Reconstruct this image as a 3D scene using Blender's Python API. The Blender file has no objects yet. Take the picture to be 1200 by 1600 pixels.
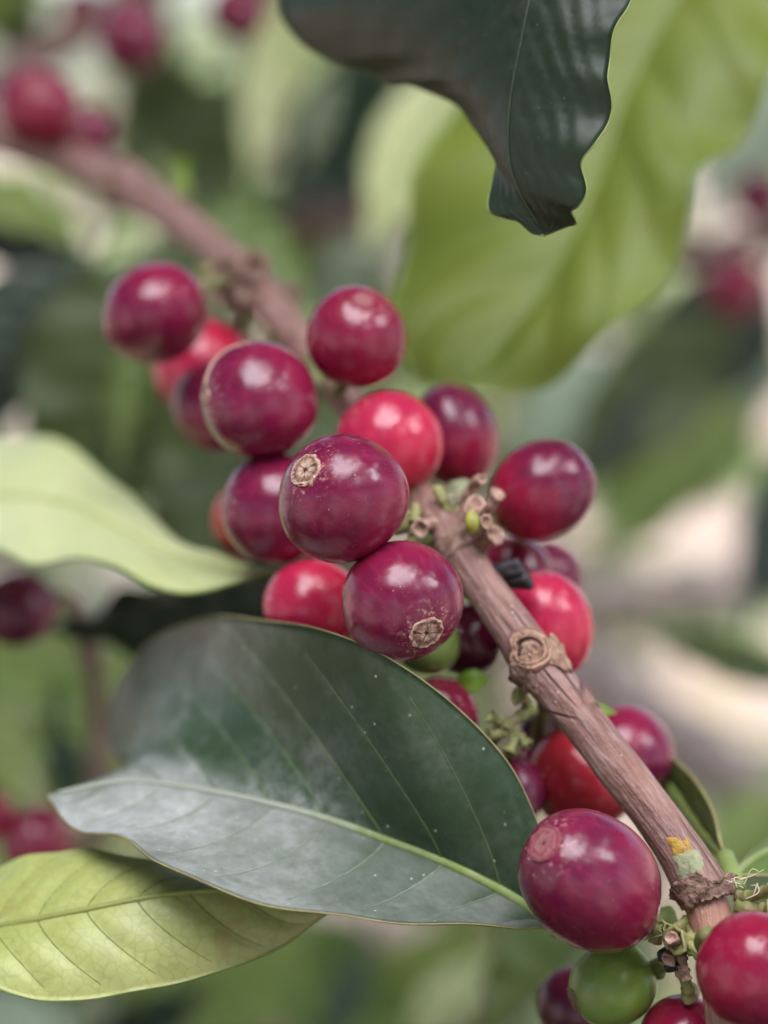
import bpy, bmesh, math, random
import numpy as np
from mathutils import Vector, Matrix, Quaternion, noise as mnoise

S = bpy.context.scene
COL = S.collection
random.seed(7)
RNG = np.random.default_rng(11)
R = math.radians

# ------------------------------------------------------------------ camera
CAM_H, PITCH = 1.15, 12.0
FPX = 3200.0                       # focal length in photo pixels (photo is 1200 x 1600)
cam_d = bpy.data.cameras.new('camera')
cam = bpy.data.objects.new('camera', cam_d); COL.objects.link(cam)
cam.location = (0, 0, CAM_H); cam.rotation_euler = (R(90 - PITCH), 0, 0)
cam_d.sensor_fit = 'VERTICAL'; cam_d.sensor_height = 36.0; cam_d.lens = 36.0 * FPX / 1600
cam_d.clip_start = 0.01; cam_d.clip_end = 500
cam_d.dof.use_dof = True; cam_d.dof.focus_distance = 0.2395; cam_d.dof.aperture_fstop = 8.0
cam_d.dof.aperture_blades = 0
S.camera = cam
bpy.context.view_layer.update()
CM = Matrix.Translation(cam.location) @ cam.rotation_euler.to_matrix().to_4x4()
CR = CM.to_3x3()

# ------------------------------------------------------------------ light
SUN_CAM = Vector((0.28, 0.78, 0.50)).normalized()
SUN_DIR = (CR @ SUN_CAM).normalized()
W = bpy.data.worlds.new('World'); S.world = W; W.use_nodes = True
wn = W.node_tree; wn.nodes.clear()
wo = wn.nodes.new('ShaderNodeOutputWorld'); wb = wn.nodes.new('ShaderNodeBackground')
sky = wn.nodes.new('ShaderNodeTexSky'); sky.sky_type = 'NISHITA'; sky.sun_disc = False
sky.sun_elevation = math.asin(SUN_DIR.z); sky.sun_rotation = math.atan2(SUN_DIR.x, SUN_DIR.y)
sky.air_density = 1.0; sky.dust_density = 1.5; sky.ozone_density = 1.0
wb.inputs['Strength'].default_value = 0.08
wn.links.new(sky.outputs[0], wb.inputs['Color']); wn.links.new(wb.outputs[0], wo.inputs['Surface'])
sd = bpy.data.lights.new('sun', 'SUN'); sd.energy = 5.0; sd.angle = R(80); sd.color = (0.965, 0.97, 1.0)
so = bpy.data.objects.new('sun', sd); COL.objects.link(so)
so.rotation_euler = SUN_DIR.to_track_quat('Z', 'Y').to_euler(); so.location = (0, 0, 5)

S.view_settings.view_transform = 'Standard'; S.view_settings.look = 'None'
S.view_settings.exposure = 1.62; S.view_settings.gamma = 1.0; S.view_settings.use_curve_mapping = False
S.cycles.use_denoising = True
try: S.cycles.denoiser = 'OPENIMAGEDENOISE'
except Exception: pass
S.cycles.max_bounces = 8; S.cycles.transmission_bounces = 6; S.cycles.diffuse_bounces = 5
S.cycles.caustics_reflective = False; S.cycles.caustics_refractive = False

# ------------------------------------------------------------------ small helpers
def P(px, py, d):
    return CM @ Vector(((px - 600) / FPX * d, -(py - 800) / FPX * d, -d))
def PL(lst): return [P(*q) for q in lst]
def mm(px, d): return px * d / FPX          # photo pixels at depth d -> metres

def tag(o, label=None, cat=None, group=None, kind=None):
    if label: o['label'] = label
    if cat: o['category'] = cat
    if group: o['group'] = group
    if kind: o['kind'] = kind
    return o
def empty(name, loc, rot=None):
    o = bpy.data.objects.new(name, None); COL.objects.link(o); o.location = loc
    o.empty_display_size = 0.003
    if rot is not None:
        o.rotation_mode = 'QUATERNION'; o.rotation_quaternion = rot
    return o
def mesh_obj(name, verts, faces, mat, parent=None, origin=None, smooth=True, uvs=None):
    """verts are world points when origin (the parent's location) is given, local ones otherwise"""
    if origin is not None:
        ox, oy, oz = origin
        verts = [(v[0] - ox, v[1] - oy, v[2] - oz) for v in verts]
    me = bpy.data.meshes.new(name)
    me.from_pydata([tuple(v) for v in verts], [], faces)
    if uvs is not None:
        uv = me.uv_layers.new(name='UVMap')
        li = np.empty(len(me.loops), dtype=np.int32); me.loops.foreach_get('vertex_index', li)
        uv.data.foreach_set('uv', np.asarray(uvs, dtype=np.float32)[li].ravel())
    if smooth: me.polygons.foreach_set('use_smooth', [True] * len(me.polygons))
    me.materials.append(mat); me.update()
    o = bpy.data.objects.new(name, me); COL.objects.link(o)
    if parent is not None: o.parent = parent
    return o

def catmull(pts, n):
    p = [np.array(q, dtype=float) for q in pts]
    if len(p) == 2:
        return np.array([p[0] + (p[1] - p[0]) * i / (n - 1) for i in range(n)])
    q = [2 * p[0] - p[1]] + p + [2 * p[-1] - p[-2]]
    dense = []
    for i in range(1, len(q) - 2):
        a, b, c, d = q[i - 1], q[i], q[i + 1], q[i + 2]
        for k in range(24):
            t = k / 24
            dense.append(.5 * ((2 * b) + (c - a) * t + (2 * a - 5 * b + 4 * c - d) * t * t + (-a + 3 * b - 3 * c + d) * t ** 3))
    dense.append(p[-1]); dense = np.array(dense)
    s = np.concatenate([[0], np.cumsum(np.linalg.norm(np.diff(dense, axis=0), axis=1))])
    u = np.linspace(0, s[-1], n)
    return np.stack([np.interp(u, s, dense[:, k]) for k in range(3)], 1)

def tube(pts, radii, seg=10, caps=True, wob=0.0, seed=0, hollow=False, fine=0.0):
    """swept tube through pts (n x 3); returns verts, faces, uvs (round, length in cm)"""
    pts = np.asarray(pts, dtype=float); n = len(pts)
    radii = np.asarray(radii, dtype=float) if np.ndim(radii) else np.full(n, radii)
    T = np.gradient(pts, axis=0); T /= np.linalg.norm(T, axis=1)[:, None] + 1e-12
    ref = np.array([0, 0, 1.0]) if abs(T[0][2]) < .9 else np.array([1.0, 0, 0])
    N = np.cross(T[0], ref); N /= np.linalg.norm(N)
    V, F, U = [], [], []; length = 0
    for i in range(n):
        if i: length += np.linalg.norm(pts[i] - pts[i - 1])
        N = N - T[i] * np.dot(N, T[i]); N /= np.linalg.norm(N) + 1e-12
        B = np.cross(T[i], N)
        for k in range(seg):
            a = 2 * math.pi * k / seg
            r = radii[i]
            d = N * math.cos(a) + B * math.sin(a)
            if wob:
                q = Vector((math.cos(a) * 1.3 + seed, math.sin(a) * 1.3, length * 130))
                r *= 1 + wob * mnoise.noise(q)
            if fine:
                q = Vector((math.cos(a) * 4.0 + seed, math.sin(a) * 4.0, length * 260))
                r *= 1 + fine * mnoise.noise(q)
            V.append(pts[i] + d * r)
            U.append((k / seg, length * 100))
    for i in range(n - 1):
        for k in range(seg):
            a, b = i * seg + k, i * seg + (k + 1) % seg
            F.append((a, b, b + seg, a + seg))
    if caps:
        V.append(pts[0] - T[0] * radii[0] * .35); U.append((.5, 0)); c = len(V) - 1
        for k in range(seg): F.append((c, (k + 1) % seg, k))
        o = (n - 1) * seg
        if hollow:      # a torn cup: lip, then back down inside
            base = [np.array(q) for q in V[o:o + seg]]; e = pts[-1]
            for sc, dp in ((1.0, -.18), (.74, -.10), (.55, .30), (.30, .5)):
                for q in base: V.append(e + (q - e) * sc - T[-1] * radii[-1] * dp); U.append((.5, length * 100))
                for k in range(seg): F.append((o + k, o + (k + 1) % seg, len(V) - seg + (k + 1) % seg, len(V) - seg + k))
                o = len(V) - seg
            V.append(e - T[-1] * radii[-1] * .55)
        else: V.append(pts[-1] + T[-1] * radii[-1] * .35)
        U.append((.5, length * 100)); c = len(V) - 1
        for k in range(seg): F.append((c, o + k, o + (k + 1) % seg))
    return V, F, U

# ------------------------------------------------------------------ node helpers
class NT:
    def __init__(self, name):
        self.m = bpy.data.materials.new(name); self.m.use_nodes = True
        self.t = self.m.node_tree; self.t.nodes.clear()
        self.out = self.n('ShaderNodeOutputMaterial')
    def n(self, typ, **kw):
        x = self.t.nodes.new(typ)
        for k, v in kw.items(): setattr(x, k, v)
        return x
    def l(self, a, b): self.t.links.new(a, b)
    def set(self, sock, v):
        if isinstance(v, bpy.types.NodeSocket): self.l(v, sock)
        else: sock.default_value = v
    def math(self, op, a, b=None, c=None, clamp=False):
        x = self.n('ShaderNodeMath', operation=op, use_clamp=clamp)
        self.set(x.inputs[0], a)
        if b is not None: self.set(x.inputs[1], b)
        if c is not None: self.set(x.inputs[2], c)
        return x.outputs[0]
    def mix(self, fac, a, b, blend='MIX'):
        x = self.n('ShaderNodeMix', data_type='RGBA', blend_type=blend)
        self.set(x.inputs[0], fac)
        self.set(x.inputs[6], (*a, 1) if isinstance(a, tuple) and len(a) == 3 else a)
        self.set(x.inputs[7], (*b, 1) if isinstance(b, tuple) and len(b) == 3 else b)
        return x.outputs[2]
    def ramp(self, fac, lo, hi, a=0.0, b=1.0):
        x = self.n('ShaderNodeMapRange', interpolation_type='SMOOTHSTEP')
        self.set(x.inputs[0], fac)
        x.inputs[1].default_value = lo; x.inputs[2].default_value = hi
        x.inputs[3].default_value = a; x.inputs[4].default_value = b
        return x.outputs[0]
    def noise(self, vec, scale, detail=3.0, rough=.55, w=None, dist=0.0):
        x = self.n('ShaderNodeTexNoise', noise_dimensions='4D' if w is not None else '3D')
        self.l(vec, x.inputs['Vector']); x.inputs['Scale'].default_value = scale
        x.inputs['Detail'].default_value = detail; x.inputs['Roughness'].default_value = rough
        x.inputs['Distortion'].default_value = dist
        if w is not None: self.set(x.inputs['W'], w)
        return x.outputs['Fac']
    def voronoi(self, vec, scale, feature='F1', rnd=1.0):
        x = self.n('ShaderNodeTexVoronoi', feature=feature)
        self.l(vec, x.inputs['Vector']); x.inputs['Scale'].default_value = scale
        x.inputs['Randomness'].default_value = rnd
        return x
    def mapping(self, vec, scale=(1, 1, 1), loc=(0, 0, 0)):
        x = self.n('ShaderNodeMapping'); self.l(vec, x.inputs[0])
        x.inputs['Scale'].default_value = scale; x.inputs['Location'].default_value = loc
        return x.outputs[0]
    def bump(self, h, strength=.2, dist=.0005, normal=None):
        x = self.n('ShaderNodeBump'); self.l(h, x.inputs['Height'])
        x.inputs['Strength'].default_value = strength; x.inputs['Distance'].default_value = dist
        if normal is not None: self.l(normal, x.inputs['Normal'])
        return x.outputs[0]
    def pbsdf(self, color, rough=.4, spec=.5, normal=None, coat=0.0, coat_rough=.2, sss=0.0, sss_r=(.003, .001, .001)):
        b = self.n('ShaderNodeBsdfPrincipled')
        self.set(b.inputs['Base Color'], (*color, 1) if isinstance(color, tuple) else color)
        self.set(b.inputs['Roughness'], rough); self.set(b.inputs['Specular IOR Level'], spec)
        b.inputs['Coat Weight'].default_value = coat; b.inputs['Coat Roughness'].default_value = coat_rough
        if sss:
            b.inputs['Subsurface Weight'].default_value = sss
            b.inputs['Subsurface Radius'].default_value = sss_r
            b.inputs['Subsurface Scale'].default_value = 1.0
        if normal is not None: self.l(normal, b.inputs['Normal'])
        return b.outputs[0]
    def finish(self, shader):
        self.l(shader, self.out.inputs['Surface']); return self.m

def leaf_material(name, col, col2, vein, nv=8, sweep=.14, vein_amt=.5, vein_w=.07, dust=0.0, dust_col=(.42, .41, .40),
                  rough=.38, trans=.25, tcol=None, retic=.25, specks=0.0, blotch=0.0, blotch_col=(.35, .25, .06), spec=.5, updust=0.0, rscale=330.0):
    g = NT(name)
    tc = g.n('ShaderNodeTexCoord'); obj = tc.outputs['Object']
    oi = g.n('ShaderNodeObjectInfo'); rnd = oi.outputs['Random']
    w = g.math('MULTIPLY', rnd, 20.0)
    big = g.noise(obj, 38.0, 3, .55, w)
    c = g.mix(g.ramp(big, .32, .68), col, col2)
    fine = g.noise(obj, 900.0, 3, .6, w)
    c = g.mix(g.ramp(fine, .3, .75, 0, .22), c, tuple(min(1, x * 1.7) for x in col2))
    # veins along the side-vein paths, in the blade's own coordinates
    uvn = g.n('ShaderNodeUVMap'); sep = g.n('ShaderNodeSeparateXYZ'); g.l(uvn.outputs[0], sep.inputs[0])
    u, v = sep.outputs[0], sep.outputs[1]
    t = g.math('ABSOLUTE', g.math('MULTIPLY_ADD', v, 2.0, -1.0))
    ph = g.math('MULTIPLY', g.math('SUBTRACT', u, g.math('MULTIPLY', g.math('POWER', t, 1.25), sweep)), float(nv))
    dv = g.math('ABSOLUTE', g.math('SUBTRACT', g.math('FRACT', g.math('ADD', ph, .5)), .5))
    vm = g.math('MULTIPLY', g.ramp(dv, 0.0, vein_w, 1.0, 0.0), g.ramp(t, .75, .96, 1.0, 0.0))
    vm = g.math('MULTIPLY', vm, vein_amt)
    if retic:
        wob = g.n('ShaderNodeVectorMath', operation='ADD'); g.l(obj, wob.inputs[0])
        nz = g.n('ShaderNodeTexNoise'); g.l(obj, nz.inputs['Vector']); nz.inputs['Scale'].default_value = 260
        sc = g.n('ShaderNodeVectorMath', operation='SCALE'); g.l(nz.outputs['Color'], sc.inputs[0]); sc.inputs['Scale'].default_value = .0022
        g.l(sc.outputs[0], wob.inputs[1])
        vo = g.voronoi(wob.outputs[0], rscale, 'DISTANCE_TO_EDGE')
        rt = g.ramp(vo.outputs['Distance'], 0.0, .09, 1.0, 0.0)
        c = g.mix(g.math('MULTIPLY', rt, retic), c, vein)
    c = g.mix(vm, c, vein)
    if blotch:
        bl = g.noise(obj, 120.0, 4, .65, g.math('ADD', w, 5.0))
        c = g.mix(g.ramp(bl, .58, .72, 0, blotch), c, blotch_col)
    rg = g.ramp(fine, .2, .8, rough - .06, rough + .08)
    if dust:
        d1 = g.noise(obj, 60.0, 5, .62, g.math('ADD', w, 9.0))
        d2 = g.noise(obj, 600.0, 5, .7, g.math('ADD', w, 3.0))
        dm = g.math('MULTIPLY', g.ramp(d1, .36, .72), g.ramp(d2, .22, .78))
        # dust gathers along the veins and in the valley beside the midrib
        near = g.math('MAXIMUM', g.ramp(t, .0, .16, .45, 0.0), g.ramp(dv, .03, .15, .18, 0.0))
        dm = g.math('ADD', dm, g.math('MULTIPLY', near, g.ramp(d2, .35, .65)))
        if updust: dm = g.math('MULTIPLY', dm, g.ramp(u, .22, .52, .25, 1.0))
        dm = g.math('MULTIPLY', dm, dust, clamp=True)
        if updust:       # dust settles on the parts of the blade that lie flat
            geo = g.n('ShaderNodeNewGeometry'); nz_ = g.n('ShaderNodeSeparateXYZ'); g.l(geo.outputs['True Normal'], nz_.inputs[0])
            fl = g.math('MULTIPLY', g.ramp(g.math('ABSOLUTE', nz_.outputs[2]), .74, .97), g.ramp(u, .15, .75, .55, 1.25))
            pw = g.math('MULTIPLY', g.ramp(d1, .30, .68, .38, 1.0), g.ramp(d2, .25, .75, .55, 1.0))
            dm = g.math('MAXIMUM', dm, g.math('MULTIPLY', g.math('MULTIPLY', fl, pw), updust))
        c = g.mix(dm, c, dust_col)
        rg = g.math('ADD', rg, g.math('MULTIPLY', dm, .35))
    if specks:
        vs = g.voronoi(obj, 700.0)
        vr = g.n('ShaderNodeSeparateColor'); g.l(vs.outputs['Color'], vr.inputs[0])
        sm = g.math('MULTIPLY', g.ramp(vs.outputs['Distance'], .05, .16, 1, 0), g.ramp(vr.outputs[0], .70, .95))
        c = g.mix(g.math('MULTIPLY', sm, specks), c, (.62, .62, .58))
    h = g.math('ADD', g.math('MULTIPLY', fine, .5), g.math('MULTIPLY', g.noise(obj, 300., 2, .5, w), 1.0))
    nrm = g.bump(h, .22, .0004)
    hue = g.n('ShaderNodeHueSaturation'); g.l(c, hue.inputs['Color'])
    g.l(g.ramp(rnd, 0, 1, .85, 1.15), hue.inputs['Value'])
    c = hue.outputs[0]
    b = g.pbsdf(c, rg, spec, nrm)
    if trans:
        tr = g.n('ShaderNodeBsdfTranslucent')
        g.set(tr.inputs['Color'], (*(tcol or tuple(min(1, x * 3.0) for x in col2)), 1))
        mx = g.n('ShaderNodeMixShader'); mx.inputs[0].default_value = trans
        g.l(b, mx.inputs[1]); g.l(tr.outputs[0], mx.inputs[2]); b = mx.outputs[0]
    return g.finish(b)

def plain(name, col, col2=None, rough=.5, scale=400.0, bump=.3, bd=.0004, spec=.4, stretch=None, trans=0):
    g = NT(name); tc = g.n('ShaderNodeTexCoord'); v = tc.outputs['Object']
    if stretch: v = g.mapping(v, stretch)
    oi = g.n('ShaderNodeObjectInfo'); w = g.math('MULTIPLY', oi.outputs['Random'], 20.0)
    nz = g.noise(v, scale, 4, .6, w)
    c = g.mix(g.ramp(nz, .3, .7), col, col2 or tuple(x * .6 for x in col))
    b = g.pbsdf(c, rough, spec, g.bump(nz, bump, bd))
    if trans:
        tr = g.n('ShaderNodeBsdfTranslucent'); tr.inputs['Color'].default_value = (*[min(1, x * 1.6) for x in col], 1)
        mx = g.n('ShaderNodeMixShader'); mx.inputs[0].default_value = trans
        g.l(b, mx.inputs[1]); g.l(tr.outputs[0], mx.inputs[2]); b = mx.outputs[0]
    return g.finish(b)

def cherry_material(name, base, crown, tint, rough=.20, streak=.25, spec=.42, sss=.12, lo=.35, hi=.8):
    """base: colour at the stalk end, crown: colour at the scar end, tint: patchy overlay"""
    g = NT(name); tc = g.n('ShaderNodeTexCoord'); gen = tc.outputs['Generated']; obj = tc.outputs['Object']
    oi = g.n('ShaderNodeObjectInfo'); rnd = oi.outputs['Random']; w = g.math('MULTIPLY', rnd, 31.0)
    sep = g.n('ShaderNodeSeparateXYZ'); g.l(gen, sep.inputs[0])
    nz = g.noise(gen, 2.3, 3, .5, w)
    f = g.math('ADD', sep.outputs[2], g.math('MULTIPLY_ADD', nz, .8, -.4))
    c = g.mix(g.ramp(f, lo, hi), base, crown)
    c = g.mix(g.ramp(g.noise(gen, 5.0, 4, .6, g.math('ADD', w, 4.)), .42, .74, 0, .55), c, tint)
    # fine lengthwise streaks of the skin
    st = g.noise(g.mapping(gen, (22, 22, 1.6)), 1.0, 3, .6, w)
    c = g.mix(g.ramp(st, .48, .74, 0, streak), c, tuple(min(1, x * 1.8 + .02) for x in base))
    # mottled pale bloom and pin-prick lenticels
    bl = g.noise(obj, 420.0, 5, .7, w)
    c = g.mix(g.ramp(bl, .56, .80, 0, .07), c, (.50, .30, .34))
    vs = g.voronoi(gen, 17.0); vr = g.n('ShaderNodeSeparateColor'); g.l(vs.outputs['Color'], vr.inputs[0])
    patch = g.ramp(g.noise(gen, 2.6, 2, .5, g.math('ADD', w, 11.)), .46, .60)
    dot = g.math('MULTIPLY', g.ramp(vs.outputs['Distance'], .05, .12, 1, 0), g.ramp(vr.outputs[0], .55, .60))
    dot = g.math('MULTIPLY', dot, patch)
    c = g.mix(g.math('MULTIPLY', dot, .55), c, (.62, .42, .38))
    crumb = g.math('MULTIPLY', g.ramp(sep.outputs[2], .90, .985), g.ramp(g.noise(obj, 1500., 4, .7, w), .52, .68))
    c = g.mix(g.math('MULTIPLY', crumb, .75), c, (.45, .28, .24))
    h = g.math('ADD', g.noise(obj, 260.0, 3, .6, w), g.math('MULTIPLY', dot, .5))
    h = g.math('ADD', h, g.math('MULTIPLY', g.noise(obj, 110.0, 2, .5, w), 2.2))
    nrm = g.bump(h, .16, .0006)
    rg = g.ramp(bl, .3, .75, rough - .04, rough + .12)
    b = g.pbsdf(c, rg, spec, nrm, coat=.12, coat_rough=.2, sss=sss, sss_r=(.0022, .0006, .0006))
    return g.finish(b)

# ------------------------------------------------------------------ materials
M = {}
M['purple'] = cherry_material('purple cherry skin', (.200, .009, .044), (.125, .008, .038), (.225, .012, .048))
M['plum'] = cherry_material('plum cherry skin', (.15, .010, .044), (.085, .008, .036), (.17, .014, .05))
M['crimson'] = cherry_material('crimson cherry skin', (.25, .009, .038), (.18, .009, .036), (.22, .011, .042), streak=.15)
M['red'] = cherry_material('red cherry skin', (.45, .015, .052), (.36, .014, .055), (.48, .030, .07), streak=.3)
M['redpurple'] = cherry_material('red and purple cherry skin', (.28, .010, .042), (.110, .009, .040), (.19, .012, .044), lo=.25, hi=.75)
M['orange'] = cherry_material('orange red cherry skin', (.31, .010, .030), (.33, .018, .030), (.33, .022, .032), streak=.15)
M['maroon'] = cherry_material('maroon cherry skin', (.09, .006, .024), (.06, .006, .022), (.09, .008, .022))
M['greenc'] = cherry_material('green cherry skin', (.17, .27, .045), (.19, .27, .07), (.15, .24, .045), streak=.12, rough=.34)
M['scar'] = plain('dry cherry scar', (.46, .29, .23), (.15, .065, .06), .75, 1900, .6, .0003, .2)
M['scarrim'] = plain('pale scar rim', (.50, .34, .26), (.38, .22, .17), .7, 1300, .5, .0003, .2)
M['scarsoft'] = plain('smooth pinkish cherry scar', (.33, .12, .12), (.21, .045, .065), .5, 1000, .3, .0002, .3)
M['scarrimsoft'] = plain('pinkish scar rim', (.30, .10, .105), (.22, .05, .065), .5, 1000, .3, .0002, .3)
M['scar'] = M['scarsoft'] = None
M['scargreen'] = plain('brown scar of a green cherry', (.22, .17, .10), (.12, .09, .05), .7, 1200, .5, .0003, .2)
M['pore'] = plain('dark pore', (.05, .02, .02), (.03, .012, .012), .8, 1500)
M['stalk'] = plain('green stalk', (.16, .20, .06), (.20, .15, .08), .55, 500)
M['stub'] = plain('dry flower stub', (.50, .33, .26), (.19, .095, .075), .7, 900, .7, .0006)
M['stubgreen'] = plain('green flower stub', (.27, .30, .10), (.26, .20, .11), .55, 700, .5, .0005)
M['dead'] = plain('withered black flower', (.020, .018, .024), (.05, .045, .05), .6, 900, .9, .0008)
M['bud'] = plain('yellow green bud', (.36, .34, .06), (.24, .25, .06), .45, 500)
M['bract'] = plain('fresh green bract', (.22, .34, .04), (.16, .28, .035), .4, 300, trans=.3)
M['lichen_y'] = plain('ochre lichen', (.50, .32, .07), (.38, .24, .06), .9, 1100, .9, .0006, .1)
M['lichen_g'] = plain('pale green lichen', (.34, .36, .22), (.26, .27, .17), .9, 1100, .8, .0005, .1)
M['collar'] = plain('dry bark collar', (.36, .23, .18), (.10, .05, .042), .75, 800, 1.0, .001, .25)
M['scarwood'] = plain('leaf scar wood', (.42, .27, .20), (.15, .075, .055), .7, 850, .8, .0006, .25)
M['scardark'] = plain('dark scar hollow', (.12, .06, .045), (.07, .035, .03), .8, 600)
M['twigend'] = plain('orange brown twig skin', (.36, .17, .10), (.28, .12, .08), .5, 380, .5, .0005)
M['hair'] = plain('pale fibres', (.55, .48, .34), (.45, .38, .26), .6, 300)
M['midrib'] = plain('yellow green midrib', (.19, .25, .07), (.24, .26, .13), .5, 500)
M['midribdark'] = plain('green midrib', (.028, .042, .02), (.024, .036, .018), .45, 500)
M['yellowrib'] = plain('yellowish midrib', (.27, .29, .085), (.22, .24, .065), .5, 500)
M['palerib'] = plain('pale midrib', (.46, .49, .22), (.40, .44, .18), .45, 500)
M['vein'] = plain('green vein', (.10, .155, .05), (.075, .12, .045), .45, 500)
M['veinpale'] = plain('dusty vein', (.24, .27, .20), (.14, .18, .11), .6, 500)
M['veinyellow'] = plain('dull green vein', (.19, .22, .055), (.15, .18, .045), .5, 500)
M['margin'] = plain('dry yellowish leaf margin', (.30, .29, .11), (.24, .19, .10), .55, 500)
M['margingreen'] = plain('green leaf margin', (.22, .28, .08), (.17, .22, .07), .5, 500)

def radial_material(name, stops, edge, nscale=1600., amt=.10, bump=.6, rough=.75, crack=.35):
    g = NT(name); uvn = g.n('ShaderNodeUVMap'); sep = g.n('ShaderNodeSeparateXYZ'); g.l(uvn.outputs[0], sep.inputs[0])
    tc = g.n('ShaderNodeTexCoord'); obj = tc.outputs['Object']
    oi = g.n('ShaderNodeObjectInfo'); w = g.math('MULTIPLY', oi.outputs['Random'], 20.0)
    nz = g.noise(obj, nscale, 4, .65, w); nz2 = g.noise(obj, nscale * .35, 3, .6, w)
    rr = g.math('ADD', sep.outputs[0], g.math('ADD', g.math('MULTIPLY_ADD', nz, amt * 2, -amt), g.math('MULTIPLY_ADD', nz2, amt * 2.4, -amt * 1.2)))
    cr = g.n('ShaderNodeValToRGB'); g.l(rr, cr.inputs[0]); el = cr.color_ramp.elements
    while len(el) > 1: el.remove(el[-1])
    el[0].position = stops[0][0]; el[0].color = (*stops[0][1], 1)
    for p_, c_ in stops[1:]:
        e = el.new(p_); e.color = (*c_, 1)
    c = cr.outputs[0]
    rc = g.n('ShaderNodeCombineXYZ'); g.l(g.math('MULTIPLY', sep.outputs[1], 24.0), rc.inputs[0]); g.l(g.math('MULTIPLY', sep.outputs[0], 2.0), rc.inputs[1]); g.l(w, rc.inputs[2])
    rad = g.noise(rc.outputs[0], 1.0, 3, .6)
    c = g.mix(g.ramp(rad, .50, .66, 0, crack), c, tuple(x * .35 for x in stops[1][1]))
    c = g.mix(g.ramp(rr, .90, 1.0), c, edge)
    h = g.math('ADD', nz, g.math('MULTIPLY', rad, .6))
    return g.finish(g.pbsdf(c, rough, .25, g.bump(h, bump, .0004)))
def bark_material(name='coffee bark', young=False):
    g = NT(name); tc = g.n('ShaderNodeTexCoord'); obj = tc.outputs['Object']
    uvn = g.n('ShaderNodeUVMap'); uv = uvn.outputs[0]
    # streaks run along the branch
    st = g.noise(g.mapping(uv, (13, 1.1, 1)), 1.0, 5, .62)
    st2 = g.noise(g.mapping(uv, (34, 2.2, 1)), 1.0, 4, .6)
    mid = g.noise(obj, 130., 4, .6)
    c = g.mix(g.ramp(st, .30, .70), (.17, .080, .066), (.33, .18, .155))
    c = g.mix(g.ramp(st2, .50, .66, 0, .7), c, (.38, .27, .25))
    c = g.mix(g.ramp(mid, .50, .72, 0, .55), c, (.30, .20, .235))
    c = g.mix(g.ramp(g.noise(obj, 60., 3, .5), .54, .70, 0, .5), c, (.24, .10, .065))
    # cracks: sparse cells stretched along the length
    vo = g.voronoi(g.mapping(uv, (4.2, .62, 1)), 1.0, 'DISTANCE_TO_EDGE')
    cr = g.math('MULTIPLY', g.ramp(vo.outputs['Distance'], 0., .035, 1, 0), g.ramp(g.noise(obj, 75., 2, .5), .46, .60))
    c = g.mix(g.math('MULTIPLY', cr, .75), c, (.055, .028, .025))
    sp = g.voronoi(obj, 780.); sr = g.n('ShaderNodeSeparateColor'); g.l(sp.outputs['Color'], sr.inputs[0])
    sm = g.math('MULTIPLY', g.ramp(sp.outputs['Distance'], .08, .2, 1, 0), g.ramp(sr.outputs[0], .72, .78))
    c = g.mix(g.math('MULTIPLY', sm, .6), c, (.55, .48, .44))
    if young: c = g.mix(.55, c, (.42, .20, .135))
    h = g.math('SUBTRACT', g.math('ADD', st, g.math('MULTIPLY', st2, .7)), g.math('MULTIPLY', cr, 1.0))
    h = g.math('ADD', h, g.math('MULTIPLY', g.noise(obj, 1100., 3, .6), .5))
    b = g.pbsdf(c, .55, .4, g.bump(h, .65, .0008))
    return g.finish(b)
M['bark'] = bark_material(); M['youngbark'] = bark_material('young coffee bark', True)
TAN, PALE, BRN, DRK = (.40, .24, .19), (.56, .40, .31), (.20, .085, .07), (.03, .012, .012)
M['scar'] = radial_material('dry cherry scar', [(0, DRK), (.05, DRK), (.12, TAN), (.30, PALE), (.50, TAN), (.70, BRN), (.80, TAN), (.88, PALE)], (.20, .015, .045), crack=.75, amt=.17, bump=1.0)
M['scarsoft'] = radial_material('smooth pinkish cherry scar', [(0, (.09, .02, .03)), (.05, (.12, .03, .04)), (.13, (.27, .09, .10)), (.36, (.32, .13, .13)), (.55, (.24, .06, .08)), (.72, (.30, .11, .12)), (.84, (.22, .04, .06))], (.17, .009, .042), nscale=1200., amt=.17, bump=.5, rough=.5, crack=.3)
M['scarheart'] = radial_material('heart shaped leaf scar', [(0, (.16, .08, .06)), (.10, (.30, .18, .13)), (.30, (.42, .28, .20)), (.40, (.05, .025, .02)), (.50, (.09, .045, .035)), (.57, (.44, .28, .20)), (.68, (.24, .12, .09)), (.76, (.46, .29, .21)), (.88, (.22, .11, .085))], (.24, .14, .12), nscale=1100., amt=.09, bump=.8, crack=.45)

M['bgbark'] = plain('pinkish twig bark', (.26, .17, .15), (.18, .11, .10), .7, 160, .5, .001)
M['palestem'] = plain('pale pinkish stem bark', (.46, .36, .33), (.32, .24, .22), .8, 60, .5, .002)
M['trunk'] = plain('grey brown trunk bark', (.28, .21, .18), (.16, .12, .10), .8, 30, .6, .004)

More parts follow.
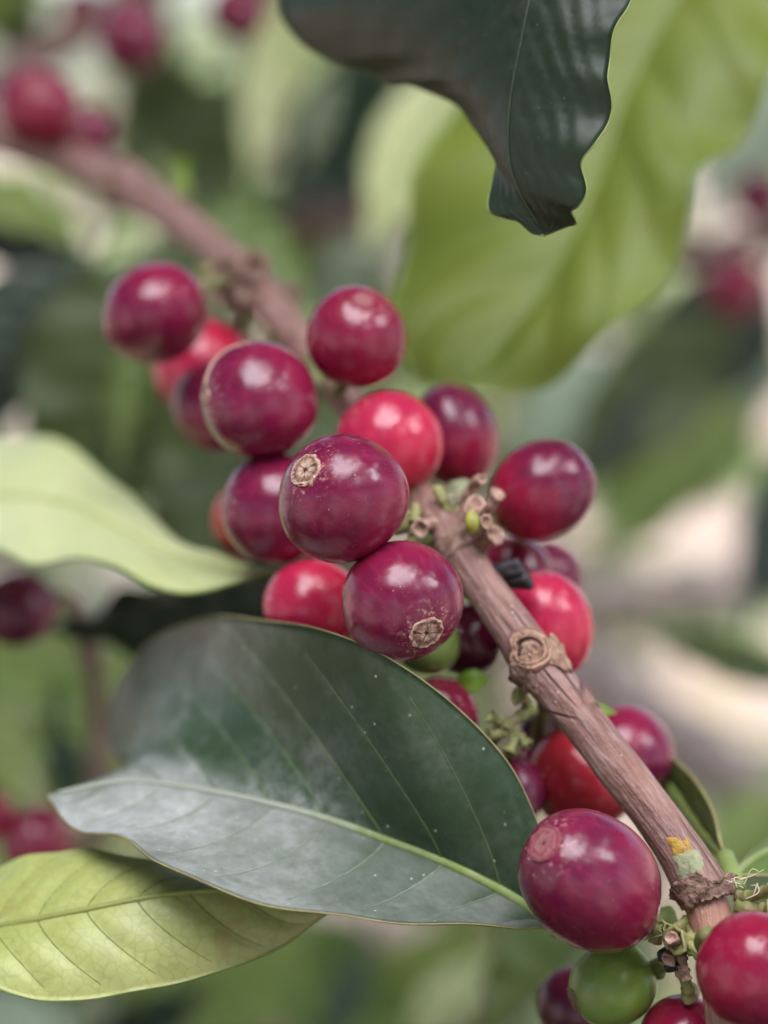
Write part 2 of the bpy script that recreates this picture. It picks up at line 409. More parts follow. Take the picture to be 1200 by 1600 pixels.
LM = {}
def dusty_midrib():
    g = NT('midrib dusty towards the tip'); tc = g.n('ShaderNodeTexCoord'); uvn = g.n('ShaderNodeUVMap'); sep = g.n('ShaderNodeSeparateXYZ'); g.l(uvn.outputs[0], sep.inputs[0])
    nz = g.noise(tc.outputs['Object'], 420., 4, .65)
    f = g.math('ADD', sep.outputs[1], g.math('MULTIPLY_ADD', nz, 2.4, -1.2))
    c = g.mix(g.ramp(nz, .35, .7), (.17, .235, .06), (.23, .27, .11)); c = g.mix(g.ramp(f, 1.8, 4.0, 0, .9), c, (.33, .35, .30))
    return g.finish(g.pbsdf(c, .55, .3, g.bump(nz, .4, .0004)))
M['midribdusty'] = dusty_midrib()
LM['big'] = leaf_material('dusty dark green leaf', (.018, .040, .017), (.026, .051, .022), (.055, .085, .035), nv=9, vein_amt=.3, vein_w=.03,
                          dust=.48, rough=.36, spec=.38, trans=.10, retic=.10, specks=.7, tcol=(.10, .22, .03), updust=.68, dust_col=(.52, .52, .52))
LM['yellow'] = leaf_material('yellow green leaf', (.33, .365, .10), (.39, .41, .145), (.12, .145, .035), nv=11, vein_amt=.25, vein_w=.03,
                             dust=.22, rough=.42, trans=.14, retic=.22, specks=.25, blotch=.6, blotch_col=(.33, .24, .06), tcol=(.5, .55, .08), rscale=560.)
LM['hang'] = leaf_material('deep green hanging leaf', (.014, .026, .016), (.020, .035, .019), (.03, .045, .025), nv=11, vein_amt=.12, vein_w=.06,
                           dust=.06, rough=.42, trans=.20, retic=.05, specks=.15, blotch=.5, blotch_col=(.06, .07, .01), tcol=(.3, .34, .02), spec=.34)
LM['lime'] = leaf_material('lime green leaf', (.155, .215, .024), (.215, .265, .034), (.28, .32, .10), nv=9, vein_amt=.35, vein_w=.10,
                           dust=.05, rough=.5, trans=.30, retic=.1, blotch=.7, blotch_col=(.20, .19, .008), tcol=(.42, .48, .03))
LM['pale'] = leaf_material('pale yellow green leaf', (.56, .61, .27), (.66, .69, .38), (.64, .67, .36), nv=9, vein_amt=.1, vein_w=.1,
                           dust=.1, rough=.42, trans=.22, retic=.08, tcol=(.6, .65, .2))
LM['light'] = leaf_material('light green leaf', (.17, .24, .055), (.23, .29, .085), (.28, .33, .12), nv=9, vein_amt=.3, vein_w=.1, rough=.45, trans=.25, retic=0, tcol=(.5, .6, .12))
LM['mint'] = leaf_material('silvery green leaf', (.34, .42, .30), (.42, .48, .36), (.45, .5, .4), nv=9, vein_amt=.2, rough=.4, trans=.2, retic=0, tcol=(.5, .6, .3))
LM['green'] = leaf_material('fresh green leaf', (.090, .150, .026), (.125, .185, .036), (.16, .21, .06), nv=9, vein_amt=.3, vein_w=.1, rough=.42, trans=.22, retic=0, tcol=(.3, .42, .04))
LM['mid'] = leaf_material('mid green leaf', (.056, .085, .021), (.078, .108, .028), (.10, .13, .045), nv=9, vein_amt=.3, vein_w=.1, rough=.42, trans=.18, retic=0, tcol=(.2, .3, .04))
LM['dark'] = leaf_material('dark green leaf', (.014, .030, .018), (.022, .042, .022), (.04, .06, .03), nv=9, vein_amt=.3, vein_w=.1, rough=.36, trans=.1, retic=0, tcol=(.1, .2, .04))
LM['deep'] = leaf_material('very dark green leaf', (.012, .022, .016), (.020, .032, .022), (.04, .06, .035), nv=9, vein_amt=.2, vein_w=.1, rough=.40, trans=.05, retic=0, tcol=(.06, .12, .03))

# ------------------------------------------------------------------ the setting: ground and far bushes
def ground_material():
    g = NT('dry soil and litter'); tc = g.n('ShaderNodeTexCoord'); o = tc.outputs['Object']
    a = g.noise(o, 1.3, 5, .6); b_ = g.noise(o, 14., 5, .65)
    c = g.mix(g.ramp(a, .35, .65), (.27, .205, .17), (.35, .275, .235))
    c = g.mix(g.ramp(b_, .40, .70, 0, .6), c, (.24, .17, .125))
    return g.finish(g.pbsdf(c, .9, .2, g.bump(b_, .5, .02)))
GN = 60
gv, gf = [], []
for i in range(GN + 1):
    for j in range(GN + 1):
        a = (i / GN * 2 - 1); b = (j / GN * 2 - 1)
        x = math.copysign(abs(a) ** 3, a) * 220; y = math.copysign(abs(b) ** 3, b) * 220
        z = .05 * mnoise.noise(Vector((x * .35, y * .35, 0))) + .02 * mnoise.noise(Vector((x * 1.7, y * 1.7, 3)))
        gv.append((x, y, z))
for i in range(GN):
    for j in range(GN):
        a = i * (GN + 1) + j
        gf.append((a, a + GN + 1, a + GN + 2, a + 1))
tag(mesh_obj('ground', gv, gf, ground_material()), kind='structure')

def foliage_mesh(centres, dirs, ups, lens, wids, fold=.35):
    """many folded, drooping leaves as one vertex soup (15 verts, 8 quads each)"""
    us = np.array([0, .25, .55, .82, 1.0]); ws = np.array([.04, .42, .5, .28, .0])
    V, F = [], []
    for c, d, u, L, w in zip(centres, dirs, ups, lens, wids):
        d = d / np.linalg.norm(d); s = np.cross(d, u); s /= np.linalg.norm(s) + 1e-9; n = np.cross(s, d)
        b = len(V)
        for q, ww in zip(us, ws):
            mid = c + d * L * q - n * L * .22 * q * q
            for sg in (-1, 0, 1):
                V.append(mid + s * sg * w * ww + n * abs(sg) * w * ww * fold)
        for r in range(4):
            for k in range(2):
                a = b + r * 3 + k
                F.append((a, a + 1, a + 4, a + 3))
    return V, F

def bush_leaf_material(name, c1, c2, c3):
    g = NT(name); tc = g.n('ShaderNodeTexCoord'); o = tc.outputs['Object']
    geo = g.n('ShaderNodeNewGeometry'); isl = geo.outputs['Random Per Island']
    c = g.mix(g.ramp(isl, .1, .7), c1, c2); c = g.mix(g.ramp(isl, .78, .82), c, c3)
    c = g.mix(g.ramp(g.noise(o, 60., 3), .4, .7, 0, .3), c, c2)
    b = g.pbsdf(c, .36, .5)
    tr = g.n('ShaderNodeBsdfTranslucent'); tr.inputs['Color'].default_value = (.25, .34, .05, 1)
    mx = g.n('ShaderNodeMixShader'); mx.inputs[0].default_value = .2
    g.l(b, mx.inputs[1]); g.l(tr.outputs[0], mx.inputs[2])
    return g.finish(mx.outputs[0])
BL = [bush_leaf_material('dark bush leaves', (.018, .036, .016), (.036, .064, .022), (.16, .21, .07)),
      bush_leaf_material('mid bush leaves', (.055, .095, .030), (.10, .15, .045), (.26, .32, .12)),
      bush_leaf_material('light bush leaves', (.10, .15, .05), (.18, .24, .08), (.34, .38, .18))]

def bush(x, y, h, rad, nleaf, mat, label, leaf=.13):
    root = empty('coffee_bush', (x, y, 0)); o = (x, y, 0)
    tag(root, label, 'coffee bush', 'coffee bushes behind the branch')
    tp = catmull([(x, y, -.05), (x + .03, y, h * .35), (x - .02, y + .03, h * .7), (x, y, h * .97)], 16)
    V, F, U = tube(tp, np.linspace(.035, .008, 16), 8, wob=.1, seed=x)
    mesh_obj('trunk', V, F, M['trunk'], root, o, uvs=U)
    C, D, UP, LN, WD = [], [], [], [], []
    bV, bF = [], []
    nb = 26
    per = nleaf // nb
    for k in range(nb):
        z = h * (.12 + .85 * k / nb); a = k * 2.4 + RNG.uniform(-.3, .3)
        L = rad * (1.05 - .55 * (k / nb)) * RNG.uniform(.8, 1.15)
        out = np.array([math.cos(a), math.sin(a), 0.15])
        p0 = np.array([x, y, z]); p1 = p0 + out * L * .55 + np.array([0, 0, .05]); p2 = p0 + out * L - np.array([0, 0, .12 * L])
        pts = catmull([p0, p1, p2], 8); v, f, _ = tube(pts, np.linspace(.008, .003, 8), 5)
        o0 = len(bV); bV += v; bF += [tuple(i + o0 for i in q) for q in f]
        for q in range(per):
            t = RNG.uniform(.15, 1.0); c = p0 + (p2 - p0) * t + np.array([0, 0, .05 * math.sin(t * 3)])
            sd_ = 1 if q % 2 else -1
            side = np.array([-math.sin(a), math.cos(a), 0]) * sd_
            d = side * .8 + out * .6 + RNG.normal(0, .3, 3) + np.array([0, 0, -.15])
            up = np.array([0, 0, 1]) + RNG.normal(0, .35, 3)
            C.append(c); D.append(d); UP.append(up); l = leaf * RNG.uniform(.65, 1.2); LN.append(l); WD.append(l * RNG.uniform(.38, .5))
    mesh_obj('side_branches', bV, bF, M['trunk'], root, o)
    V, F = foliage_mesh(C, D, UP, LN, WD)
    f = mesh_obj('foliage', V, F, mat, root, o); f['kind'] = 'stuff'
    return root
BUSHES = [
    (-.55, 1.55, 1.0, .55, 900, 0, 'dark dense coffee bush nearest behind the branch, left of centre'),
    (.10, 2.3, 1.30, .5, 900, 1, 'mid green coffee bush behind the top of the branch, right of the dark dense one'),
    (-1.15, 2.6, 1.22, .65, 900, 1, 'mid green coffee bush at the far left edge of the view'),
    (1.75, 2.9, 1.25, .6, 800, 0, 'dark coffee bush beyond the bare ground on the right'),
    (-.25, 3.9, 1.28, .8, 1000, 2, 'pale green coffee bush in the row behind, left of centre'),
    (1.2, 7.6, 1.75, 1.2, 1000, 2, 'pale green coffee bush in the row behind, over the bare ground'),
    (2.9, 5.0, 1.5, .9, 1000, 1, 'coffee bush farthest to the right'),
    (-2.0, 5.2, 1.4, 1.0, 1000, 0, 'dark coffee bush farthest to the left'),
]
BUSHES += [  # added bushes around the camera, unseen, to keep low sky out of the reflections
    (-.75, -.75, 2.0, .55, 900, 0, 'added unseen dark coffee bush blocking low sky, behind the camera on the left'),
    (.30, -1.05, 2.1, .6, 900, 0, 'added unseen dark coffee bush blocking low sky, behind the camera in the middle'),
    (1.25, -.55, 2.0, .55, 900, 1, 'added unseen mid green coffee bush blocking low sky, behind the camera on the right'),
    (-1.35, .35, 2.1, .6, 900, 1, 'added unseen mid green coffee bush blocking low sky, out of view to the left'),
    (1.60, .75, 1.9, .55, 900, 0, 'added unseen dark coffee bush blocking low sky, out of view to the right'),
]
for b in BUSHES: bush(b[0], b[1], b[2], b[3], b[4], BL[b[5]], b[6])
# added unseen canopy: leafy boughs overhead shape the highlights on the cherries
def added_canopy():
    rg = np.random.default_rng(CAN_SEED)
    bx, by = -.75, .95; o = (bx, by, 0); root = empty('coffee_bush', o)
    tag(root, 'added unseen coffee bush whose boughs overhead shape the light on the cherries', 'coffee bush', 'coffee bushes behind the branch')
    tp = catmull([(bx, by, -.05), (bx + .02, by, .8), (bx - .02, by - .05, 1.6), (bx + .05, by - .1, 2.3)], 20)
    V, F, U = tube(tp, np.linspace(.03, .010, 20), 10, wob=.1)
    mesh_obj('trunk', V, F, M['trunk'], root, o, uvs=U)
    q0 = np.array(P(600, 800, .25)); bV, bF = [], []; C, D, UP, LN, WD = [], [], [], [], []
    for k in range(CAN_N):
        el = math.asin(rg.uniform(math.sin(R(18)), 1)); az = rg.uniform(0, 2 * math.pi); r = rg.uniform(.5, 1.15)
        d = np.array([math.cos(el) * math.cos(az), math.cos(el) * math.sin(az), math.sin(el)])
        c = q0 + d * r
        if c[1] > .15 and c[2] < CAM_H + c[1] * .30: continue
        if any(math.degrees(math.acos(max(-1, min(1, float(np.dot(d, np.array(CR @ Vector(g).normalized()))))))) < w + 4 + rg.uniform(-2, 2) for g, w in GAPS): continue
        p0 = np.array(tp[int(rg.integers(9, 19))]); pm = (p0 + c) / 2 + np.array([0, 0, .18])
        if k % 3 == 0 and p0[2] > 1.5:
            v, f, _ = tube(catmull([p0, pm, c], 8), np.linspace(.006, .0025, 8), 5); a = len(bV); bV += v; bF += [tuple(i + a for i in w) for w in f]
        ax = (c - p0) / np.linalg.norm(c - p0)
        for j in range(9):
            C.append(c - ax * .015 * j + rg.normal(0, .03, 3)); dd = np.cross(ax, [0, 0, 1]) * (1 if j % 2 else -1) * .9 + ax * .5 + rg.normal(0, .4, 3) + np.array([0, 0, -.2])
            D.append(dd); UP.append(np.array([0, 0, 1]) + rg.normal(0, .3, 3)); l = rg.uniform(.10, .17); LN.append(l); WD.append(l * rg.uniform(.4, .5))
    iv = CM.inverted(); low = 0      # added foliage below, out of view, to darken reflections under the cherries
    while low < 150:
        el = R(rg.uniform(-80, -22)); az = rg.uniform(0, 2 * math.pi); r = rg.uniform(.22, .75)
        c = q0 + np.array([math.cos(el) * math.cos(az), math.cos(el) * math.sin(az), math.sin(el)]) * r
        low += 1
        k = iv @ Vector(c)
        if k.z < -.02 and abs(k.x / -k.z) < .19 + .10 / -k.z and -k.y / -k.z < .25 + .16 / -k.z: continue
        for j in range(7):
            C.append(c + rg.normal(0, .03, 3)); D.append(rg.normal(0, 1, 3) * [1, 1, .3] + np.array([0, 0, -.2])); UP.append(np.array([0, 0, 1]) + rg.normal(0, .3, 3))
            l = rg.uniform(.10, .16); LN.append(l); WD.append(l * rg.uniform(.4, .5))
    mesh_obj('side_branches', bV, bF, M['trunk'], root, o)
    V, F = foliage_mesh(C, D, UP, LN, WD)
    f = mesh_obj('foliage', V, F, BL[0], root, o); f['kind'] = 'stuff'
CAN_SEED, CAN_N = 5, 230
GAPS = [((-.12, .84, .52), 18), ((.74, .52, .40), 12)]      # openings left in the added canopy to make two highlights (directions from the cherries)
added_canopy()
# dry fallen leaves on the ground: nobody could count them
n = 2600
C = np.stack([RNG.uniform(-3, 4, n), RNG.uniform(.8, 9, n), RNG.uniform(.03, .06, n)], 1)
V, F = foliage_mesh(C, RNG.normal(0, 1, (n, 3)) * [1, 1, .12], np.array([0, 0, 1]) + RNG.normal(0, .3, (n, 3)), RNG.uniform(.06, .13, n), RNG.uniform(.03, .06, n))
tag(mesh_obj('leaf_litter', V, F, plain('dry fallen leaves', (.40, .29, .22), (.24, .16, .11), .8, 25, .3, .002)),
    'dry brown fallen leaves scattered over the bare soil', 'leaf litter', kind='stuff')

# ------------------------------------------------------------------ leaves
class Blade:
    def __init__(s, mid, eL, eR, nu=90, nv=16, nveins=9, sweep=.14, bulge=(0, 0), quilt=.0004, wave=0.0, wavef=6, ph=0., face=None):
        Mx, Lx, Rx = catmull(mid, nu), catmull(eL, nu), catmull(eR, nu)
        T = np.gradient(Mx, axis=0); T /= np.linalg.norm(T, axis=1)[:, None] + 1e-12
        view = np.array(cam.location) - Mx
        G = np.zeros((nu, 2 * nv + 1, 3)); UV = np.zeros((nu, 2 * nv + 1, 2))
        u = np.linspace(0, 1, nu)
        Ns = []
        for E, bg in ((Lx, bulge[0]), (Rx, bulge[1])):
            N = np.cross(T, E - Mx); N /= np.linalg.norm(N, axis=1)[:, None] + 1e-9
            Ns.append(N)
        # one common side: the face turned to the viewer (or to the given direction)
        for i in range(2):
            ref = view if face is None else np.tile(np.array(face), (nu, 1))
            k = np.sign(np.sum((Ns[i] * ref).sum(1)))
            Ns[i] = Ns[i] * (k if k else 1)
        s.N = Ns
        for side, (E, bg) in enumerate(((Lx, bulge[0]), (Rx, bulge[1]))):
            N = Ns[side]; wid = np.linalg.norm(E - Mx, axis=1)
            for j in range(nv + 1):
                t = j / nv
                ph_ = (u - sweep * t ** 1.25) * nveins
                h = quilt * (np.abs(np.sin(math.pi * ph_)) ** .7 - .6) * min(1, t * 6) * (1 - t ** 5)
                h = h * np.minimum(1, wid / .008)
                pt = Mx + (E - Mx) * t + N * ((bg * 4 * t * (1 - t)) * wid + h)[:, None]
                if wave:
                    pt += N * (wave * np.sin(2 * math.pi * wavef * u + ph + side * 1.7) * t ** 2.5 * np.minimum(1, wid / .006))[:, None]
                jj = nv - j if side == 0 else nv + j
                G[:, jj] = pt; UV[:, jj, 0] = u; UV[:, jj, 1] = .5 + (-.5 if side == 0 else .5) * t
        s.G, s.UV, s.nu, s.nv, s.nveins, s.sweep = G, UV, nu, nv, nveins, sweep
    def at(s, u, side, t):
        x = min(max(u, 0), 1) * (s.nu - 1); y = (s.nv - t * s.nv) if side == 0 else (s.nv + t * s.nv)
        i = min(int(x), s.nu - 2); j = min(int(y), 2 * s.nv - 1); fx, fy = x - i, y - j
        G = s.G
        return (G[i, j] * (1 - fx) + G[i + 1, j] * fx) * (1 - fy) + (G[i, j + 1] * (1 - fx) + G[i + 1, j + 1] * fx) * fy
    def nrm(s, u, side): return s.N[side][int(min(max(u, 0), 1) * (s.nu - 1))]
    def shell(s, th=.0003):
        nu, nw = s.nu, 2 * s.nv + 1
        G = s.G
        du = np.gradient(G, axis=0); dv = np.gradient(G, axis=1)
        N = np.cross(du, dv); N /= np.linalg.norm(N, axis=2)[:, :, None] + 1e-12
        if (N[:, s.nv] * s.N[0]).sum() < 0: N = -N
        V = np.concatenate([G.reshape(-1, 3), (G - N * th).reshape(-1, 3)])
        UV = np.concatenate([s.UV.reshape(-1, 2)] * 2)
        F = []; o = nu * nw
        for i in range(nu - 1):
            for j in range(nw - 1):
                a = i * nw + j
                F.append((a, a + 1, a + nw + 1, a + nw)); F.append((o + a, o + a + nw, o + a + nw + 1, o + a + 1))
        for i in range(nu - 1):
            for j, fl in ((0, 0), (nw - 1, 1)):
                a = i * nw + j; q = (a, a + nw, o + a + nw, o + a)
                F.append(q if fl else q[::-1])
        return V, F, UV

def build_leaf(name, label, cat, group, bl, mat, mid_mat, vein_mat=None, margin_mat=None, rib=(.0009, .0003), vein_r=.00022,
               margin_r=.0002, petiole=None, th=.0003, pet_r=.0009, rib_end=.98):
    org = tuple(bl.G[0, bl.nv])
    root = empty(name, org); tag(root, label, cat, group)
    V, F, UV = bl.shell(th)
    mesh_obj('blade', V, F, mat, root, org, uvs=UV)
    us = np.linspace(0.0, rib_end, 60)
    mp = np.array([bl.at(u, 1, 0.0) for u in us]) + np.array([(bl.nrm(u, 0) + bl.nrm(u, 1)) * .5 for u in us]) * rib[0] * .15
    V, F, U = tube(mp, rib[0] + (rib[1] - rib[0]) * us ** .8, 10, wob=.06, seed=len(label))
    mesh_obj('midrib', V, F, mid_mat, root, org, uvs=U)
    if vein_mat is not None:
        vm = vein_mat if isinstance(vein_mat, tuple) else (vein_mat, vein_mat)
        for side in (0, 1):
            for k in range(1, bl.nveins):
                u0 = k / bl.nveins
                pts = []
                for q in range(16):
                    t = .01 + .86 * q / 15; u = u0 + bl.sweep * t ** 1.25
                    if u > .985: break
                    pts.append(bl.at(u, side, t) + bl.nrm(u, side) * vein_r * .10)
                if len(pts) < 5: continue
                rr = vein_r * np.linspace(1.15, .35, len(pts))
                V, F, U = tube(np.array(pts), rr, 6)
                mesh_obj('side_vein', V, F, vm[side], root, org, uvs=U)
    if margin_mat is not None:
        for side in (0, 1):
            j = 0 if side == 0 else 2 * bl.nv
            V, F, U = tube(bl.G[:, j] - bl.N[side] * th * .5, np.full(bl.nu, margin_r), 6)
            mesh_obj('leaf_margin', V, F, margin_mat, root, org, uvs=U)
    if petiole is not None:
        pp = catmull([*petiole, org], 16)
        V, F, U = tube(pp, np.linspace(pet_r * 1.15, pet_r, 16), 8, wob=.08)
        mesh_obj('petiole', V, F, mid_mat, root, org, uvs=U)
    return root

# --- the big dusty leaf across the lower left
mid = PL([(866, 1448, .2465), (800, 1402, .2475), (700, 1350, .249), (600, 1312, .251), (480, 1272, .254), (330, 1238, .259), (200, 1222, .263), (75, 1243, .262)])
eU = PL([(866, 1448, .2465), (868, 1368, .2470), (840, 1288, .2465), (792, 1192, .2455), (702, 1096, .2445), (600, 1024, .2415), (500, 985, .248), (410, 969, .260),
         (318, 964, .278), (240, 1000, .296), (186, 1062, .306), (166, 1125, .306), (176, 1178, .298), (198, 1210, .284), (140, 1226, .272), (75, 1243, .262)])
eD = PL([(866, 1448, .2465), (780, 1446, .2405), (600, 1437, .2355), (450, 1418, .2335), (335, 1386, .2345), (245, 1342, .240), (190, 1308, .247), (112, 1290, .255), (75, 1243, .262)])
big = Blade(mid, eU, eD, nu=140, nv=26, nveins=9, sweep=.13, bulge=(.05, -.06), quilt=.0003, wave=.00022, wavef=5, ph=1.0)
build_leaf('coffee_leaf', 'large dusty dark green leaf with a bright midrib, across the lower left', 'leaf', 'leaves around the branch', big, LM['big'],
           M['midribdusty'], (M['vein'], M['veinpale']), M['margin'], rib=(.00078, .0003), vein_r=.00011, margin_r=.00013,
           petiole=PL([(1050, 1432, .250), (960, 1462, .2475)]), pet_r=.0013)
# --- the yellow-green leaf under it
mid = PL([(-330, 1500, .262), (-150, 1470, .256), (0, 1447, .250), (120, 1424, .2475), (240, 1401, .2475), (330, 1392, .2485), (430, 1398, .250), (530, 1416, .252)])
eU = PL([(-330, 1500, .262), (-200, 1400, .268), (-80, 1372, .264), (0, 1352, .260), (80, 1330, .258), (180, 1332, .257), (270, 1356, .256), (350, 1376, .2555), (440, 1392, .254), (530, 1416, .252)])
eD = PL([(-330, 1500, .262), (-200, 1530, .250), (-60, 1528, .245), (20, 1552, .243), (95, 1564, .243), (200, 1550, .2435), (310, 1527, .245), (430, 1484, .248), (500, 1434, .251), (530, 1416, .252)])
yl = Blade(mid, eU, eD, nu=110, nv=20, nveins=12, sweep=.13, bulge=(.05, .10), quilt=.0005, wave=.0003, wavef=9)
build_leaf('coffee_leaf', 'yellow green leaf with a fine vein net, under the large dusty leaf', 'leaf', 'leaves around the branch', yl, LM['yellow'],
           M['yellowrib'], M['veinyellow'], M['margingreen'], rib=(.00045, .0003), vein_r=.00009, margin_r=.00016)
# --- the dark leaf hanging in at the top
mid = PL([(870, -330, .252), (850, -180, .248), (832, -30, .2455), (815, 60, .245), (796, 170, .245), (800, 270, .245), (850, 368, .245)])
eL = PL([(870, -330, .252), (640, -260, .268), (480, -120, .290), (440, 0, .290), (462, 60, .288), (520, 98, .284), (575, 112, .279), (606, 133, .276), (650, 136, .272), (722, 174, .264), (766, 240, .256), (770, 285, .252), (764, 328, .249), (790, 342, .247), (808, 346, .246), (830, 364, .2455), (850, 368, .245)])
eR = PL([(870, -330, .252), (980, -220, .246), (1010, -80, .242), (983, 0, .2405), (956, 60, .2395), (949, 112, .239), (955, 165, .239), (932, 222, .2385), (906, 256, .239), (915, 300, .239), (905, 322, .240), (893, 330, .241), (897, 350, .2415), (880, 356, .243), (850, 368, .245)])
hg = Blade(mid, eL, eR, nu=200, nv=20, nveins=13, sweep=.34, bulge=(.04, .06), quilt=.00026, wave=.0004, wavef=9)
build_leaf('coffee_leaf', 'dark glossy leaf with a wavy edge hanging in from the top', 'leaf', 'leaves around the branch', hg, LM['hang'],
           M['midribdark'], None, M['margingreen'], rib=(.00025, .00015), vein_r=.00010, margin_r=.00014)
# --- the lime leaf behind it
mid = PL([(1220, -260, .345), (1080, -40, .335), (985, 130, .330), (930, 290, .326), (850, 450, .322), (760, 560, .318), (700, 606, .316)])
eL = PL([(1220, -260, .345), (1000, -160, .345), (810, 20, .343), (690, 190, .340), (642, 330, .338), (618, 460, .332), (632, 560, .322), (700, 606, .316)])
eR = PL([(1220, -260, .345), (1290, -90, .332), (1225, 80, .325), (1165, 195, .320), (1098, 262, .316), (1076, 350, .314), (990, 490, .311), (895, 566, .311), (790, 606, .313), (700, 606, .316)])
lm = Blade(mid, eL, eR, nu=90, nv=18, nveins=9, sweep=.15, bulge=(.08, .12), quilt=.0009, wave=.0022, wavef=5)
build_leaf('coffee_leaf', 'broad lime green leaf behind the dark hanging leaf', 'leaf', 'leaves around the branch', lm, LM['lime'],
           M['margingreen'], None, M['margingreen'], rib=(.0008, .0004), margin_r=.0003)
# --- the pale leaf pointing in from the left
mid = PL([(-330, 820, .345), (-150, 785, .330), (0, 775, .315), (110, 790, .304), (230, 850, .291), (340, 886, .280), (452, 892, .271)])
eU = PL([(-330, 820, .345), (-180, 720, .352), (-50, 690, .345), (45, 684, .334), (115, 700, .324), (190, 765, .312), (290, 848, .296), (350, 872, .285), (452, 892, .271)])
eD = PL([(-330, 820, .345), (-160, 850, .318), (-20, 852, .302), (45, 884, .290), (115, 866, .284), (170, 884, .278), (230, 913, .273), (290, 920, .271), (365, 908, .270), (452, 892, .271)])
pl = Blade(mid, eU, eD, nu=80, nv=16, nveins=9, sweep=.15, bulge=(.06, .05), quilt=.0003, wave=.0005, wavef=5)
build_leaf('coffee_leaf', 'pale yellow green leaf pointing in from the left edge', 'leaf', 'leaves around the branch', pl, LM['pale'],
           M['palerib'], None, M['margingreen'], rib=(.0007, .0003), margin_r=.0003)
# --- the leaf at the lower right behind the branch
mid = PL([(1133, 1338, .254), (1100, 1300, .262), (1050, 1230, .272), (990, 1160, .284), (940, 1120, .292)])
eL = PL([(1133, 1338, .254), (1060, 1330, .262), (990, 1280, .272), (930, 1200, .285), (940, 1120, .292)])
eR = PL([(1133, 1338, .254), (1124, 1318, .254), (1112, 1268, .258), (1086, 1222, .264), (1052, 1186, .272), (1000, 1135, .284), (940, 1120, .292)])
sl = Blade(mid, eL, eR, nu=50, nv=12, nveins=8, bulge=(.08, .08), quilt=.0004)
build_leaf('coffee_leaf', 'olive green leaf rising behind the branch at the lower right', 'leaf', 'leaves around the branch', sl, LM['mid'],
           M['margingreen'], None, M['margin'], rib=(.0007, .0003), margin_r=.00022, petiole=PL([(1150, 1388, .249), (1142, 1362, .251)]), pet_r=.0012)
mid = PL([(1150, 1365, .250), (1190, 1335, .256), (1250, 1310, .264), (1330, 1290, .272)])
eL = PL([(1150, 1365, .250), (1168, 1338, .256), (1200, 1312, .264), (1260, 1270, .272), (1330, 1290, .272)])
eR = PL([(1150, 1365, .250), (1190, 1366, .250), (1250, 1366, .254), (1300, 1340, .262), (1330, 1290, .272)])
sr_ = Blade(mid, eL, eR, nu=40, nv=10, nveins=6, bulge=(.1, .1), quilt=.0003)
build_leaf('coffee_leaf', 'small leaf tip at the right edge beside the branch node', 'leaf', 'leaves around the branch', sr_, LM['green'],
           M['midrib'], None, M['margin'], rib=(.0006, .0003), margin_r=.0002)

# --- the blurred leaves in the background
def bg_leaf(bx, by, tx, ty, d0, d1, wpx, face, kind, label, droop=.12, fold=.25, pet=True):
    B, T = P(bx, by, d0), P(tx, ty, d1)
    ax = (T - B); L = ax.length; ax.normalize()
    n = CR @ Vector(face); n = (n - ax * n.dot(ax)).normalized(); sd_ = ax.cross(n).normalized()
    Wd = mm(wpx, (d0 + d1) / 2) / 2
    us = np.linspace(0, 1, 9); prof = [0.02, .42, .78, .97, 1.0, .88, .62, .26, 0.0]
    mid, eL, eR = [], [], []
    for u, w in zip(us, prof):
        c = B + ax * (L * u) - n * (L * droop * (u - .3) ** 2)
        mid.append(c)
        eL.append(c - sd_ * Wd * w + n * Wd * w * fold); eR.append(c + sd_ * Wd * w + n * Wd * w * fold)
    b = Blade(mid, eL, eR, nu=44, nv=9, nveins=8, bulge=(.08, .08), quilt=.0012, wave=.0015, wavef=5, ph=bx, face=tuple(n))
    pt = [B - ax * L * .12 + Vector((0, 0, .004))] if pet else None
    build_leaf('coffee_leaf', label, 'leaf', 'blurred leaves in the background', b, LM[kind], M['midribdark'] if kind in ('dark', 'deep', 'mid') else M['midrib'],
               rib=(.0010, .0004), petiole=pt, pet_r=.0012, rib_end=.95)
UPF, FRONT, DOWN = (0, .8, .6), (0, .1, 1), (0, -.6, .8)
